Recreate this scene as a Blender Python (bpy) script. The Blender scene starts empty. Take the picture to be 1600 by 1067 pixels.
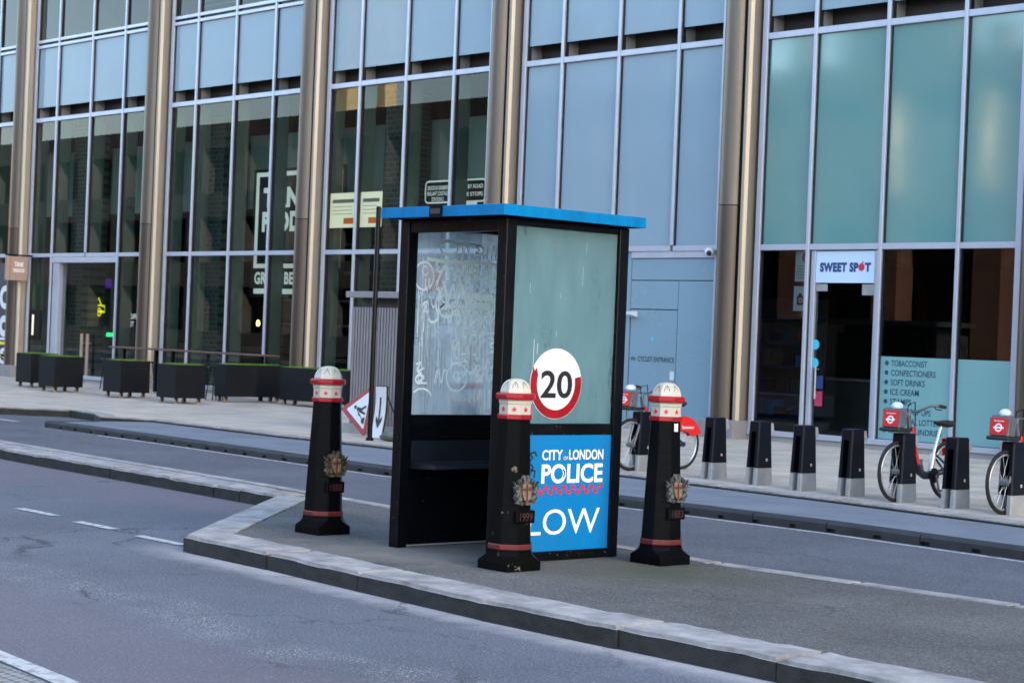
import bpy, bmesh, math, random
from mathutils import Vector, Matrix
from mathutils.geometry import tessellate_polygon
random.seed(7)
R = math.radians
scene = bpy.context.scene

# ------------------------------------------------------------------ camera
EYE = 1.75
cam_d = bpy.data.cameras.new('camera'); cam = bpy.data.objects.new('camera', cam_d)
scene.collection.objects.link(cam)
yaw, roll, pitch = R(42.2), R(2.27), R(-0.07)
fw = Vector((-math.cos(yaw) * math.cos(pitch), math.sin(yaw) * math.cos(pitch), math.sin(pitch)))
r0 = Vector((math.sin(yaw), math.cos(yaw), 0)); u0 = r0.cross(fw)
rt = r0 * math.cos(roll) + u0 * math.sin(roll); up = u0 * math.cos(roll) - r0 * math.sin(roll)
cam.matrix_world = Matrix(((rt.x, up.x, -fw.x, 0), (rt.y, up.y, -fw.y, 0), (rt.z, up.z, -fw.z, EYE), (0, 0, 0, 1)))
cam_d.sensor_width = 36; cam_d.lens = 68.175; cam_d.clip_start = 0.1; cam_d.clip_end = 2000
cam_d.dof.use_dof = True; cam_d.dof.focus_distance = 14.3; cam_d.dof.aperture_fstop = 5.6
scene.camera = cam

# ------------------------------------------------------------------ world, sun, exposure
SUN_EL, SUN_AZ = 22.0, -73.0         # the sun stands behind the office building: the street lies in its shade
w = bpy.data.worlds.new('World'); scene.world = w; w.use_nodes = True
nt = w.node_tree; nt.nodes.clear()
sky = nt.nodes.new('ShaderNodeTexSky'); sky.sky_type = 'NISHITA'; sky.sun_disc = False
sky.sun_elevation = R(SUN_EL); sky.sun_rotation = R(-SUN_AZ)
sky.air_density = 1.0; sky.dust_density = 2.6; sky.ozone_density = 1.0
bg = nt.nodes.new('ShaderNodeBackground'); bg.inputs[1].default_value = 0.15
ow = nt.nodes.new('ShaderNodeOutputWorld')
nt.links.new(sky.outputs[0], bg.inputs[0]); nt.links.new(bg.outputs[0], ow.inputs[0])
sd = bpy.data.lights.new('sun', 'SUN'); sd.energy = 4.5; sd.angle = R(0.5); sd.color = (1.0, 0.93, 0.83)
so = bpy.data.objects.new('sun', sd); scene.collection.objects.link(so)
sdir = Vector((-math.sin(R(SUN_AZ)) * math.cos(R(SUN_EL)), math.cos(R(SUN_AZ)) * math.cos(R(SUN_EL)), math.sin(R(SUN_EL))))
so.rotation_euler = sdir.to_track_quat('Z', 'Y').to_euler()
vs = scene.view_settings
vs.view_transform = 'Standard'; vs.look = 'None'; vs.gamma = 1.0; vs.exposure = 2.6
scene.render.engine = 'CYCLES'
try:
    scene.cycles.use_denoising = True
    scene.cycles.max_bounces = 10; scene.cycles.transparent_max_bounces = 24
    scene.cycles.sample_clamp_indirect = 4.0
    scene.cycles.caustics_reflective = False; scene.cycles.caustics_refractive = False
except Exception:
    pass

# ------------------------------------------------------------------ materials
def lin(c):
    return tuple((v / 255 / 12.92) if v / 255 <= 0.04045 else ((v / 255 + 0.055) / 1.055) ** 2.4 for v in c[:3]) + (1.0,)

def base_mat(name):
    m = bpy.data.materials.new(name); m.use_nodes = True
    n = m.node_tree; b = n.nodes['Principled BSDF']
    return m, n, b

def N(n, kind, **kw):
    x = n.nodes.new(kind)
    for k, v in kw.items(): setattr(x, k, v)
    return x

def mat(name, col, rough=0.6, metal=0.0, var=0.12, scale=6.0, bump=0.0, bscale=60.0, spec=0.5, col2=None, lo=0.35, hi=0.7, stretch=(1, 1, 1), coat=0.0):
    """Principled surface whose colour wanders between two tones with a noise, optional fine bump."""
    m, n, b = base_mat(name)
    c1 = lin(col)
    c2 = lin(col2) if col2 else tuple(v * (1 - var) for v in c1[:3]) + (1,)
    tc = N(n, 'ShaderNodeTexCoord'); mp = N(n, 'ShaderNodeMapping'); mp.inputs['Scale'].default_value = stretch
    n.links.new(tc.outputs['Object'], mp.inputs[0])
    no = N(n, 'ShaderNodeTexNoise'); no.inputs['Scale'].default_value = scale; no.inputs['Detail'].default_value = 8; no.inputs['Roughness'].default_value = 0.62
    n.links.new(mp.outputs[0], no.inputs['Vector'])
    mr = N(n, 'ShaderNodeMapRange'); mr.inputs[1].default_value = lo; mr.inputs[2].default_value = hi
    n.links.new(no.outputs['Fac'], mr.inputs[0])
    mx = N(n, 'ShaderNodeMix', data_type='RGBA'); mx.inputs[6].default_value = c1; mx.inputs[7].default_value = c2
    n.links.new(mr.outputs[0], mx.inputs[0]); n.links.new(mx.outputs[2], b.inputs['Base Color'])
    rr = N(n, 'ShaderNodeMapRange'); rr.inputs[3].default_value = max(0.02, rough - 0.07); rr.inputs[4].default_value = min(1, rough + 0.1)
    n.links.new(no.outputs['Fac'], rr.inputs[0]); n.links.new(rr.outputs[0], b.inputs['Roughness'])
    b.inputs['Metallic'].default_value = metal; b.inputs['Specular IOR Level'].default_value = spec
    b.inputs['Coat Weight'].default_value = coat
    if bump:
        nb = N(n, 'ShaderNodeTexNoise'); nb.inputs['Scale'].default_value = bscale; nb.inputs['Detail'].default_value = 6
        n.links.new(tc.outputs['Object'], nb.inputs['Vector'])
        bu = N(n, 'ShaderNodeBump'); bu.inputs['Strength'].default_value = bump; bu.inputs['Distance'].default_value = 0.01
        n.links.new(nb.outputs['Fac'], bu.inputs['Height']); n.links.new(bu.outputs[0], b.inputs['Normal'])
    return m

def add_specks(m, col, scale, thr, amount=1.0):
    """tiny grit, chewing gum and paint chips scattered over a surface"""
    n = m.node_tree; b = n.nodes['Principled BSDF']
    src = b.inputs['Base Color'].links[0].from_socket
    tc = N(n, 'ShaderNodeTexCoord'); v = N(n, 'ShaderNodeTexVoronoi'); v.inputs['Scale'].default_value = scale
    n.links.new(tc.outputs['Object'], v.inputs['Vector'])
    lt = N(n, 'ShaderNodeMapRange'); lt.inputs[1].default_value = thr; lt.inputs[2].default_value = thr * 0.6; lt.inputs[3].default_value = 0; lt.inputs[4].default_value = amount
    n.links.new(v.outputs['Distance'], lt.inputs[0])
    sp = N(n, 'ShaderNodeSeparateColor'); n.links.new(v.outputs['Color'], sp.inputs[0])
    gt = N(n, 'ShaderNodeMath', operation='GREATER_THAN'); gt.inputs[1].default_value = 0.72; n.links.new(sp.outputs[0], gt.inputs[0])
    mu = N(n, 'ShaderNodeMath', operation='MULTIPLY'); n.links.new(lt.outputs[0], mu.inputs[0]); n.links.new(gt.outputs[0], mu.inputs[1])
    mx = N(n, 'ShaderNodeMix', data_type='RGBA'); mx.inputs[7].default_value = lin(col)
    n.links.new(mu.outputs[0], mx.inputs[0]); n.links.new(src, mx.inputs[6]); n.links.new(mx.outputs[2], b.inputs['Base Color'])

def glass(name, tint, gloss_rough=0.0, haze=0.0, haze_col=(190, 205, 205), ior=1.5, streak=False):
    """thin glazing: tinted see-through, mirror by Fresnel, optional dirt film"""
    m = bpy.data.materials.new(name); m.use_nodes = True; n = m.node_tree; n.nodes.clear()
    out = N(n, 'ShaderNodeOutputMaterial')
    tr = N(n, 'ShaderNodeBsdfTransparent'); tr.inputs[0].default_value = lin(tint)
    gl = N(n, 'ShaderNodeBsdfGlossy'); gl.inputs['Roughness'].default_value = gloss_rough
    fr = N(n, 'ShaderNodeFresnel'); fr.inputs[0].default_value = ior
    mx = N(n, 'ShaderNodeMixShader')
    base = tr.outputs[0]
    if haze:
        di = N(n, 'ShaderNodeBsdfDiffuse'); di.inputs[0].default_value = lin(haze_col)
        tl = N(n, 'ShaderNodeBsdfTranslucent'); tl.inputs[0].default_value = lin(haze_col)
        dm = N(n, 'ShaderNodeMixShader'); dm.inputs[0].default_value = 0.45
        n.links.new(di.outputs[0], dm.inputs[1]); n.links.new(tl.outputs[0], dm.inputs[2])
        tc = N(n, 'ShaderNodeTexCoord'); mp = N(n, 'ShaderNodeMapping'); mp.inputs['Scale'].default_value = (3, 3, 0.9) if streak else (2, 2, 2)
        no = N(n, 'ShaderNodeTexNoise'); no.inputs['Scale'].default_value = 1.6; no.inputs['Detail'].default_value = 7
        n.links.new(tc.outputs['Object'], mp.inputs[0]); n.links.new(mp.outputs[0], no.inputs['Vector'])
        mr = N(n, 'ShaderNodeMapRange'); mr.inputs[1].default_value = 0.3; mr.inputs[2].default_value = 0.7
        mr.inputs[3].default_value = max(0, haze - 0.13); mr.inputs[4].default_value = min(1, haze + 0.12)
        n.links.new(no.outputs['Fac'], mr.inputs[0])
        hm = N(n, 'ShaderNodeMixShader'); n.links.new(mr.outputs[0], hm.inputs[0])
        n.links.new(tr.outputs[0], hm.inputs[1]); n.links.new(dm.outputs[0], hm.inputs[2]); base = hm.outputs[0]
    ge = N(n, 'ShaderNodeNewGeometry'); fm = N(n, 'ShaderNodeMath', operation='MULTIPLY_ADD'); fm.inputs[1].default_value = -1; fm.inputs[2].default_value = 1
    n.links.new(ge.outputs['Backfacing'], fm.inputs[0])       # mirror on the outer skin only: no inner total reflection in a thin pane
    fk = N(n, 'ShaderNodeMath', operation='MULTIPLY'); n.links.new(fr.outputs[0], fk.inputs[0]); n.links.new(fm.outputs[0], fk.inputs[1])
    n.links.new(fk.outputs[0], mx.inputs[0]); n.links.new(base, mx.inputs[1]); n.links.new(gl.outputs[0], mx.inputs[2])
    n.links.new(mx.outputs[0], out.inputs[0])
    return m

def emit(name, col, s):
    m, n, b = base_mat(name)
    b.inputs['Base Color'].default_value = lin(col); b.inputs['Emission Color'].default_value = lin(col); b.inputs['Emission Strength'].default_value = s
    return m

def asphalt(name, dark, light, patch, patch_amt=0.5, grit=True, pink=True):
    m = mat(name, light, 0.82, 0, scale=0.55, col2=dark, bump=0.7, bscale=140, lo=0.32, hi=0.68, spec=0.35)
    n = m.node_tree; b = n.nodes['Principled BSDF']
    tc = N(n, 'ShaderNodeTexCoord')
    # aggregate: fine light and dark stones
    v = N(n, 'ShaderNodeTexNoise'); v.inputs['Scale'].default_value = 62; v.inputs['Detail'].default_value = 4; v.inputs['Roughness'].default_value = 0.75; n.links.new(tc.outputs['Object'], v.inputs['Vector'])
    mr = N(n, 'ShaderNodeMapRange'); mr.inputs[1].default_value = 0.38; mr.inputs[2].default_value = 0.62; mr.inputs[3].default_value = 0.5; mr.inputs[4].default_value = 1.5
    n.links.new(v.outputs['Fac'], mr.inputs[0])
    src = b.inputs['Base Color'].links[0].from_socket
    mu = N(n, 'ShaderNodeMix', data_type='RGBA', blend_type='MULTIPLY'); mu.inputs[0].default_value = 1
    n.links.new(src, mu.inputs[6]); n.links.new(mr.outputs[0], mu.inputs[7])
    src = mu.outputs[2]
    if pink:   # worn red surfacing in the traffic lane
        sx = N(n, 'ShaderNodeSeparateXYZ'); n.links.new(tc.outputs['Object'], sx.inputs[0])
        nz = N(n, 'ShaderNodeTexNoise'); nz.inputs['Scale'].default_value = 0.5; nz.inputs['Detail'].default_value = 6; n.links.new(tc.outputs['Object'], nz.inputs['Vector'])
        ad = N(n, 'ShaderNodeMath', operation='MULTIPLY_ADD'); ad.inputs[1].default_value = 1.6; n.links.new(nz.outputs['Fac'], ad.inputs[0]); n.links.new(sx.outputs['Y'], ad.inputs[2])
        # two bands: y about 9.4..11.3 and y about 4.9..6.2
        def band(lo, hi, soft, amp):
            a = N(n, 'ShaderNodeMapRange'); a.inputs[1].default_value = lo; a.inputs[2].default_value = lo + soft; n.links.new(ad.outputs[0], a.inputs[0])
            c = N(n, 'ShaderNodeMapRange'); c.inputs[1].default_value = hi; c.inputs[2].default_value = hi - soft; n.links.new(ad.outputs[0], c.inputs[0])
            q = N(n, 'ShaderNodeMath', operation='MULTIPLY'); n.links.new(a.outputs[0], q.inputs[0]); n.links.new(c.outputs[0], q.inputs[1])
            z = N(n, 'ShaderNodeMath', operation='MULTIPLY'); z.inputs[1].default_value = amp; n.links.new(q.outputs[0], z.inputs[0]); return z.outputs[0]
        for lo, hi, soft, amp in ((10.0, 13.5, 1.2, 0.55), (5.4, 7.1, 0.5, 0.5)):
            px = N(n, 'ShaderNodeMix', data_type='RGBA'); px.inputs[7].default_value = lin(patch)
            n.links.new(band(lo, hi, soft, amp), px.inputs[0]); n.links.new(src, px.inputs[6]); src = px.outputs[2]
        ky = N(n, 'ShaderNodeMath', operation='MULTIPLY_ADD'); ky.inputs[1].default_value = 0.0545; n.links.new(sx.outputs['X'], ky.inputs[0]); n.links.new(sx.outputs['Y'], ky.inputs[2])
        nk = N(n, 'ShaderNodeTexNoise'); nk.inputs['Scale'].default_value = 5; nk.inputs['Detail'].default_value = 6; n.links.new(tc.outputs['Object'], nk.inputs['Vector'])
        k2 = N(n, 'ShaderNodeMath', operation='MULTIPLY_ADD'); k2.inputs[1].default_value = 0.35; n.links.new(nk.outputs['Fac'], k2.inputs[0]); n.links.new(ky.outputs[0], k2.inputs[2])
        a = N(n, 'ShaderNodeMapRange'); a.inputs[1].default_value = 7.38; a.inputs[2].default_value = 7.75; n.links.new(k2.outputs[0], a.inputs[0])
        c = N(n, 'ShaderNodeMapRange'); c.inputs[1].default_value = 7.98; c.inputs[2].default_value = 7.9; c.inputs[4].default_value = 0.7; n.links.new(k2.outputs[0], c.inputs[0])
        q = N(n, 'ShaderNodeMath', operation='MULTIPLY'); n.links.new(a.outputs[0], q.inputs[0]); n.links.new(c.outputs[0], q.inputs[1])
        kx = N(n, 'ShaderNodeMapRange'); kx.inputs[1].default_value = -13.5; kx.inputs[2].default_value = -12.4; n.links.new(sx.outputs['X'], kx.inputs[0])
        q0 = q; q = N(n, 'ShaderNodeMath', operation='MULTIPLY'); n.links.new(q0.outputs[0], q.inputs[0]); n.links.new(kx.outputs[0], q.inputs[1])
        px = N(n, 'ShaderNodeMix', data_type='RGBA'); px.inputs[7].default_value = lin((186, 182, 180))
        n.links.new(q.outputs[0], px.inputs[0]); n.links.new(src, px.inputs[6]); src = px.outputs[2]
        if grit:   # loose pale grit swept along the lane seam
            wv = N(n, 'ShaderNodeTexVoronoi'); wv.inputs['Scale'].default_value = 70; n.links.new(tc.outputs['Object'], wv.inputs['Vector'])
            l = N(n, 'ShaderNodeMapRange'); l.inputs[1].default_value = 0.34; l.inputs[2].default_value = 0.16; n.links.new(wv.outputs['Distance'], l.inputs[0])
            bb = band(6.85, 7.6, 0.22, 1.0)
            n2 = N(n, 'ShaderNodeTexNoise'); n2.inputs['Scale'].default_value = 2.4; n2.inputs['Detail'].default_value = 5; n.links.new(tc.outputs['Object'], n2.inputs['Vector'])
            l2 = N(n, 'ShaderNodeMapRange'); l2.inputs[1].default_value = 0.36; l2.inputs[2].default_value = 0.6; n.links.new(n2.outputs['Fac'], l2.inputs[0])
            q = N(n, 'ShaderNodeMath', operation='MULTIPLY'); n.links.new(l.outputs[0], q.inputs[0]); n.links.new(bb, q.inputs[1])
            q2 = N(n, 'ShaderNodeMath', operation='MULTIPLY'); n.links.new(q.outputs[0], q2.inputs[0]); n.links.new(l2.outputs[0], q2.inputs[1])
            px = N(n, 'ShaderNodeMix', data_type='RGBA'); px.inputs[7].default_value = lin((205, 196, 188))
            n.links.new(q2.outputs[0], px.inputs[0]); n.links.new(src, px.inputs[6]); src = px.outputs[2]
    # hairline cracks
    nd = N(n, 'ShaderNodeTexNoise'); nd.inputs['Scale'].default_value = 1.7; nd.inputs['Detail'].default_value = 6; n.links.new(tc.outputs['Object'], nd.inputs['Vector'])
    va = N(n, 'ShaderNodeVectorMath', operation='MULTIPLY_ADD'); va.inputs[1].default_value = (1.3, 1.3, 0); n.links.new(nd.outputs['Color'], va.inputs[0]); n.links.new(tc.outputs['Object'], va.inputs[2])
    vc = N(n, 'ShaderNodeTexVoronoi', feature='DISTANCE_TO_EDGE'); vc.inputs['Scale'].default_value = 0.42; n.links.new(va.outputs[0], vc.inputs['Vector'])
    cm = N(n, 'ShaderNodeMapRange'); cm.inputs[1].default_value = 0.002; cm.inputs[2].default_value = 0.009; cm.inputs[3].default_value = 0.75; cm.inputs[4].default_value = 0; n.links.new(vc.outputs['Distance'], cm.inputs[0])
    nm = N(n, 'ShaderNodeTexNoise'); nm.inputs['Scale'].default_value = 0.6; n.links.new(tc.outputs['Object'], nm.inputs['Vector'])
    gm = N(n, 'ShaderNodeMapRange'); gm.inputs[1].default_value = 0.45; gm.inputs[2].default_value = 0.6; n.links.new(nm.outputs['Fac'], gm.inputs[0])
    cq = N(n, 'ShaderNodeMath', operation='MULTIPLY'); n.links.new(cm.outputs[0], cq.inputs[0]); n.links.new(gm.outputs[0], cq.inputs[1])
    px = N(n, 'ShaderNodeMix', data_type='RGBA'); px.inputs[7].default_value = lin((44, 44, 46)); n.links.new(cq.outputs[0], px.inputs[0]); n.links.new(src, px.inputs[6]); src = px.outputs[2]
    n.links.new(src, b.inputs['Base Color'])
    add_specks(m, (190, 190, 186), 11.0, 0.085, 0.55)
    add_specks(m, (176, 174, 172), 46.0, 0.3, 0.4)
    add_specks(m, (40, 40, 42), 38.0, 0.3, 0.4)
    return m

M = {}
M['road'] = asphalt('road asphalt', (86, 88, 96), (101, 103, 112), (106, 98, 105))
M['lane'] = asphalt('cycle lane asphalt', (80, 81, 88), (98, 99, 106), (90, 90, 98), pink=False)
M['isl'] = asphalt('island asphalt', (74, 72, 70), (104, 101, 98), (90, 90, 90), pink=False)
def add_patch(m, col, cx, cy, r0_, r1_, amt, nscale=2.0):
    n = m.node_tree; b = n.nodes['Principled BSDF']; src = b.inputs['Base Color'].links[0].from_socket
    tc = N(n, 'ShaderNodeTexCoord'); ds = N(n, 'ShaderNodeVectorMath', operation='DISTANCE'); ds.inputs[1].default_value = (cx, cy, 0.126)
    n.links.new(tc.outputs['Object'], ds.inputs[0])
    no = N(n, 'ShaderNodeTexNoise'); no.inputs['Scale'].default_value = nscale; no.inputs['Detail'].default_value = 8; n.links.new(tc.outputs['Object'], no.inputs['Vector'])
    ad = N(n, 'ShaderNodeMath', operation='MULTIPLY_ADD'); ad.inputs[1].default_value = 1.4; n.links.new(no.outputs['Fac'], ad.inputs[0]); n.links.new(ds.outputs['Value'], ad.inputs[2])
    mr = N(n, 'ShaderNodeMapRange'); mr.inputs[1].default_value = r0_ + 0.7; mr.inputs[2].default_value = r1_ + 0.7; mr.inputs[3].default_value = amt; mr.inputs[4].default_value = 0
    n.links.new(ad.outputs[0], mr.inputs[0])
    mx = N(n, 'ShaderNodeMix', data_type='RGBA'); mx.inputs[7].default_value = lin(col); n.links.new(mr.outputs[0], mx.inputs[0]); n.links.new(src, mx.inputs[6]); n.links.new(mx.outputs[2], b.inputs['Base Color'])
add_patch(M['isl'], (78, 80, 56), -9.6, 10.1, 0.2, 1.2, 0.6)
add_patch(M['isl'], (128, 120, 110), -11.6, 9.0, 0.1, 0.9, 0.6, 3.0)
add_patch(M['isl'], (128, 122, 112), -10.9, 9.2, 0.1, 0.7, 0.6, 3.0)
M['strip'] = mat('strip asphalt', (116, 122, 130), 0.75, 0, scale=1.2, col2=(98, 104, 113), bump=0.4, bscale=120)
M['kerb'] = mat('kerb granite', (172, 167, 164), 0.8, 0, scale=4.5, col2=(104, 102, 101), bump=0.35, bscale=90, lo=0.3, hi=0.75)
add_specks(M['kerb'], (70, 70, 70), 60, 0.3, 0.4)
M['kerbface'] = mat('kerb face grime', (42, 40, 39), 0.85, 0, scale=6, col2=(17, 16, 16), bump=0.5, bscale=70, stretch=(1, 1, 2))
M['rubber'] = mat('dark kerb unit', (44, 44, 46), 0.7, 0, scale=3, col2=(28, 28, 30), bump=0.3)
M['blackhole'] = mat('drain opening', (6, 6, 6), 0.9)
M['bench'] = mat('worn dark bench', (30, 33, 40), 0.3, 0, scale=6, col2=(22, 24, 30))
M['line'] = mat('road paint', (182, 182, 180), 0.7, 0, scale=14, col2=(130, 130, 132), bump=0.2, bscale=150, lo=0.45, hi=0.62)
M['black'] = mat('black paint', (6, 7, 10), 0.35, 0, scale=9, col2=(15, 17, 20), bump=0.08, bscale=50, lo=0.5, hi=0.8, spec=0.13)
add_specks(M['black'], (150, 148, 140), 11, 0.07, 0.5)
M['castblack'] = mat('cast iron black', (6, 6, 8), 0.36, 0, scale=7, col2=(12, 11, 11), bump=0.25, bscale=35, lo=0.5, hi=0.8, spec=0.07)
M['castworn'] = mat('cast iron chipped', (5, 5, 6), 0.45, 0, scale=8, col2=(105, 95, 84), bump=0.25, bscale=35, lo=0.655, hi=0.68, spec=0.07)
M['red'] = mat('gloss red', (152, 4, 18), 0.3, 0, scale=8, col2=(112, 6, 16), bump=0.1, bscale=30)
M['redworn'] = mat('dull red band', (92, 12, 12), 0.5, 0, scale=12, col2=(60, 24, 20), lo=0.45, hi=0.7)
M['white'] = mat('white gloss paint', (178, 172, 158), 0.4, 0, scale=6, col2=(166, 161, 148), bump=0.1, bscale=30, lo=0.45, hi=0.75)
M['domeworn'] = mat('white dome paint', (182, 176, 162), 0.4, 0, scale=9, col2=(140, 118, 80), lo=0.58, hi=0.74, bump=0.1, bscale=30)
M['signwhite'] = mat('sign white', (205, 207, 208), 0.35, 0, var=0.06, scale=5)
M['gold'] = mat('faded gilt', (138, 118, 96), 0.5, 0.1, scale=30, col2=(70, 60, 50))
M['silver'] = mat('weathered silver paint', (112, 108, 102), 0.45, 0.2, scale=34, col2=(18, 17, 16), lo=0.38, hi=0.58)
M['gilt_dark'] = mat('tarnished relief', (104, 94, 72), 0.5, 0.3, scale=28, col2=(34, 32, 28), lo=0.4, hi=0.6)
M['blue'] = mat('kiosk blue', (0, 112, 166), 0.4, 0, scale=3.5, col2=(4, 86, 128), lo=0.45, hi=0.8, stretch=(2.2, 2.2, 0.6), spec=0.14)
M['panelblue'] = mat('police panel blue', (0, 112, 172), 0.35, 0, var=0.08, scale=2.5)
M['navy'] = mat('dock navy', (7, 10, 22), 0.32, 0, var=0.3, scale=5, bump=0.04, spec=0.2)
M['navyface'] = mat('dock slot dark', (10, 11, 15), 0.4)
M['dockgrey'] = mat('dock steel', (150, 149, 148), 0.5, 0.1, scale=5, col2=(132, 131, 130))
M['alu'] = mat('mullion aluminium', (178, 182, 194), 0.35, 0.35, var=0.1, scale=3)
M['aludark'] = mat('frame gasket', (22, 24, 28), 0.5)
M['bracket'] = mat('grey bracket', (150, 147, 145), 0.5, 0.1, var=0.15, scale=3)
M['recess'] = mat('slot recess', (52, 48, 46), 0.6, 0, var=0.4, scale=2)
M['spandrel'] = mat('blue grey spandrel', (137, 158, 170), 0.06, 0, var=0.06, scale=0.8, spec=0.16)
M['doorpanel'] = mat('blue grey door panel', (122, 150, 164), 0.25, 0, var=0.06, scale=0.8)
M['teal'] = mat('teal frosted panel', (98, 144, 142), 0.04, 0, var=0.08, scale=0.7, spec=0.5); M['teal'].node_tree.nodes['Principled BSDF'].inputs['IOR'].default_value = 1.85
M['vinyl'] = mat('teal window vinyl', (118, 160, 160), 0.12, 0, var=0.06, scale=1.2, spec=0.5)
M['fin'] = mat('glass fin', (98, 108, 102), 0.25, 0, var=0.15, scale=1.5, spec=0.2)
M['glass'] = glass('clear tinted glazing', (228, 236, 232), 0.0, ior=1.45)
M['shopglass'] = glass('shop glazing', (205, 215, 216), 0.0, ior=1.5)
M['graf_glass'] = glass('dirty kiosk glass', (240, 246, 248), 0.03, 0.30, (238, 248, 252), streak=True)
M['kiosk_glass'] = glass('milky kiosk glass', (226, 240, 238), 0.04, 0.54, (136, 172, 178), streak=True)
M['graffiti'] = mat('white marker', (240, 246, 248), 0.5, 0, var=0.1, scale=10)
M['dark'] = mat('dark interior', (17, 20, 19), 0.8, 0, var=0.3, scale=0.7)
M['bulkhead'] = mat('interior bulkhead', (138, 148, 142), 0.7, 0, var=0.15, scale=0.5)
M['concrete'] = mat('concrete', (150, 148, 143), 0.85, 0, scale=2, col2=(120, 118, 114), bump=0.3)
M['planter'] = mat('planter black', (14, 16, 20), 0.65, 0, scale=3, col2=(20, 22, 26), bump=0.06, spec=0.15)
M['turf'] = mat('artificial grass', (62, 100, 30), 0.9, 0, scale=14, col2=(104, 138, 50))
M['castor'] = mat('castor', (20, 20, 20), 0.5)
M['castorw'] = mat('castor wheel', (150, 128, 92), 0.5)
M['wood'] = mat('stained wood', (98, 66, 54), 0.5, 0, scale=4, col2=(66, 44, 38), stretch=(1, 8, 8))
M['ribs'] = mat('ribbed grey metal', (136, 131, 132), 0.5, 0.15, var=0.15, scale=3)
M['ribgap'] = mat('rib gap', (50, 47, 50), 0.6)
M['signboard'] = mat('tan sign board', (158, 132, 116), 0.6, 0, var=0.15, scale=4)
M['whiteprint'] = mat('white lettering', (226, 226, 222), 0.5, 0, var=0.05)
M['blackprint'] = mat('black lettering', (14, 14, 16), 0.5)
M['navyprint'] = mat('navy lettering', (20, 52, 110), 0.5)
M['deepprint'] = mat('teal navy lettering', (20, 58, 88), 0.5)
M['datered'] = mat('faded red figures', (70, 24, 22), 0.6, 0, scale=40, col2=(40, 24, 22))
M['redprint'] = mat('red print', (196, 26, 48), 0.5, 0, var=0.1)
M['pinkprint'] = mat('crimson checks', (176, 44, 84), 0.5, 0, var=0.15, scale=20)
M['yellowprint'] = mat('yellow print', (236, 224, 20), 0.5)
M['poster'] = mat('poster navy', (18, 30, 52), 0.4, 0, var=0.2)
M['shopsign'] = mat('pale blue shop sign', (186, 206, 226), 0.4, 0, var=0.03)
M['tyre'] = mat('tyre', (16, 16, 17), 0.75, 0, var=0.2, scale=20)
M['rim'] = mat('wheel rim', (186, 188, 190), 0.3, 0.7, var=0.1)
M['bikegrey'] = mat('bike grey', (92, 93, 98), 0.4, 0.2, var=0.1)
M['bikedark'] = mat('bike dark', (24, 28, 40), 0.35)
M['bikered'] = mat('bike red', (204, 32, 30), 0.3, 0, var=0.1)
M['lampwhite'] = mat('pale plastic', (186, 204, 216), 0.3)
M['brick'] = None
M['sand'] = mat('grey green sandbag', (96, 106, 100), 0.9, 0, scale=8, col2=(70, 78, 72), bump=0.5)
M['amber'] = emit('amber lamp', (255, 190, 90), 1.6)
M['warmlamp'] = emit('warm lamp', (255, 236, 190), 2.0)
M['greenlamp'] = emit('green lamp', (40, 255, 150), 0.3)
M['redlamp'] = emit('red neon', (255, 70, 70), 0.13)
M['purplelamp'] = emit('violet lamp', (110, 60, 200), 0.06)
M['cream_glow'] = emit('cream glow', (240, 224, 196), 0.11)  # glow of the sheets that imitate a reflection, also the menu sheet
M['orange_glow'] = emit('orange glow panel', (210, 96, 30), 0.07)
M['cyan'] = emit('cyan glow', (50, 170, 195), 0.03)
M['glowprint'] = emit('faintly glowing lettering', (226, 226, 222), 0.085)  # faint emission added so the white sign print shows brighter
M['yellow_lit'] = emit('yellow neon', (240, 230, 30), 0.15)
M['white_lit'] = emit('white neon', (240, 235, 240), 0.12)

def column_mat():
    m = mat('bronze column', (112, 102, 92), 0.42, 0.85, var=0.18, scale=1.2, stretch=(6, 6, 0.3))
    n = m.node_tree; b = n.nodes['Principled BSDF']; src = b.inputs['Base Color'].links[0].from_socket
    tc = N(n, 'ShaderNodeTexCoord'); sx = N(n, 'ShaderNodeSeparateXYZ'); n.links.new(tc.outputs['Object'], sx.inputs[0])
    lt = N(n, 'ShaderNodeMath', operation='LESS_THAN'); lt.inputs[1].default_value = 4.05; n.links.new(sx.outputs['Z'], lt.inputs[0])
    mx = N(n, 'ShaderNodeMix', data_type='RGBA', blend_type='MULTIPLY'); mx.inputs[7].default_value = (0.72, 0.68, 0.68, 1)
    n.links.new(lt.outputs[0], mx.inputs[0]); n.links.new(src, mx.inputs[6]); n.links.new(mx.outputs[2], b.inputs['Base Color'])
    return m
M['bronze'] = column_mat()
M['bronzelight'] = mat('pale bronze edge', (160, 150, 136), 0.48, 0.8, var=0.12, scale=1.2, stretch=(6, 6, 0.3))

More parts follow.
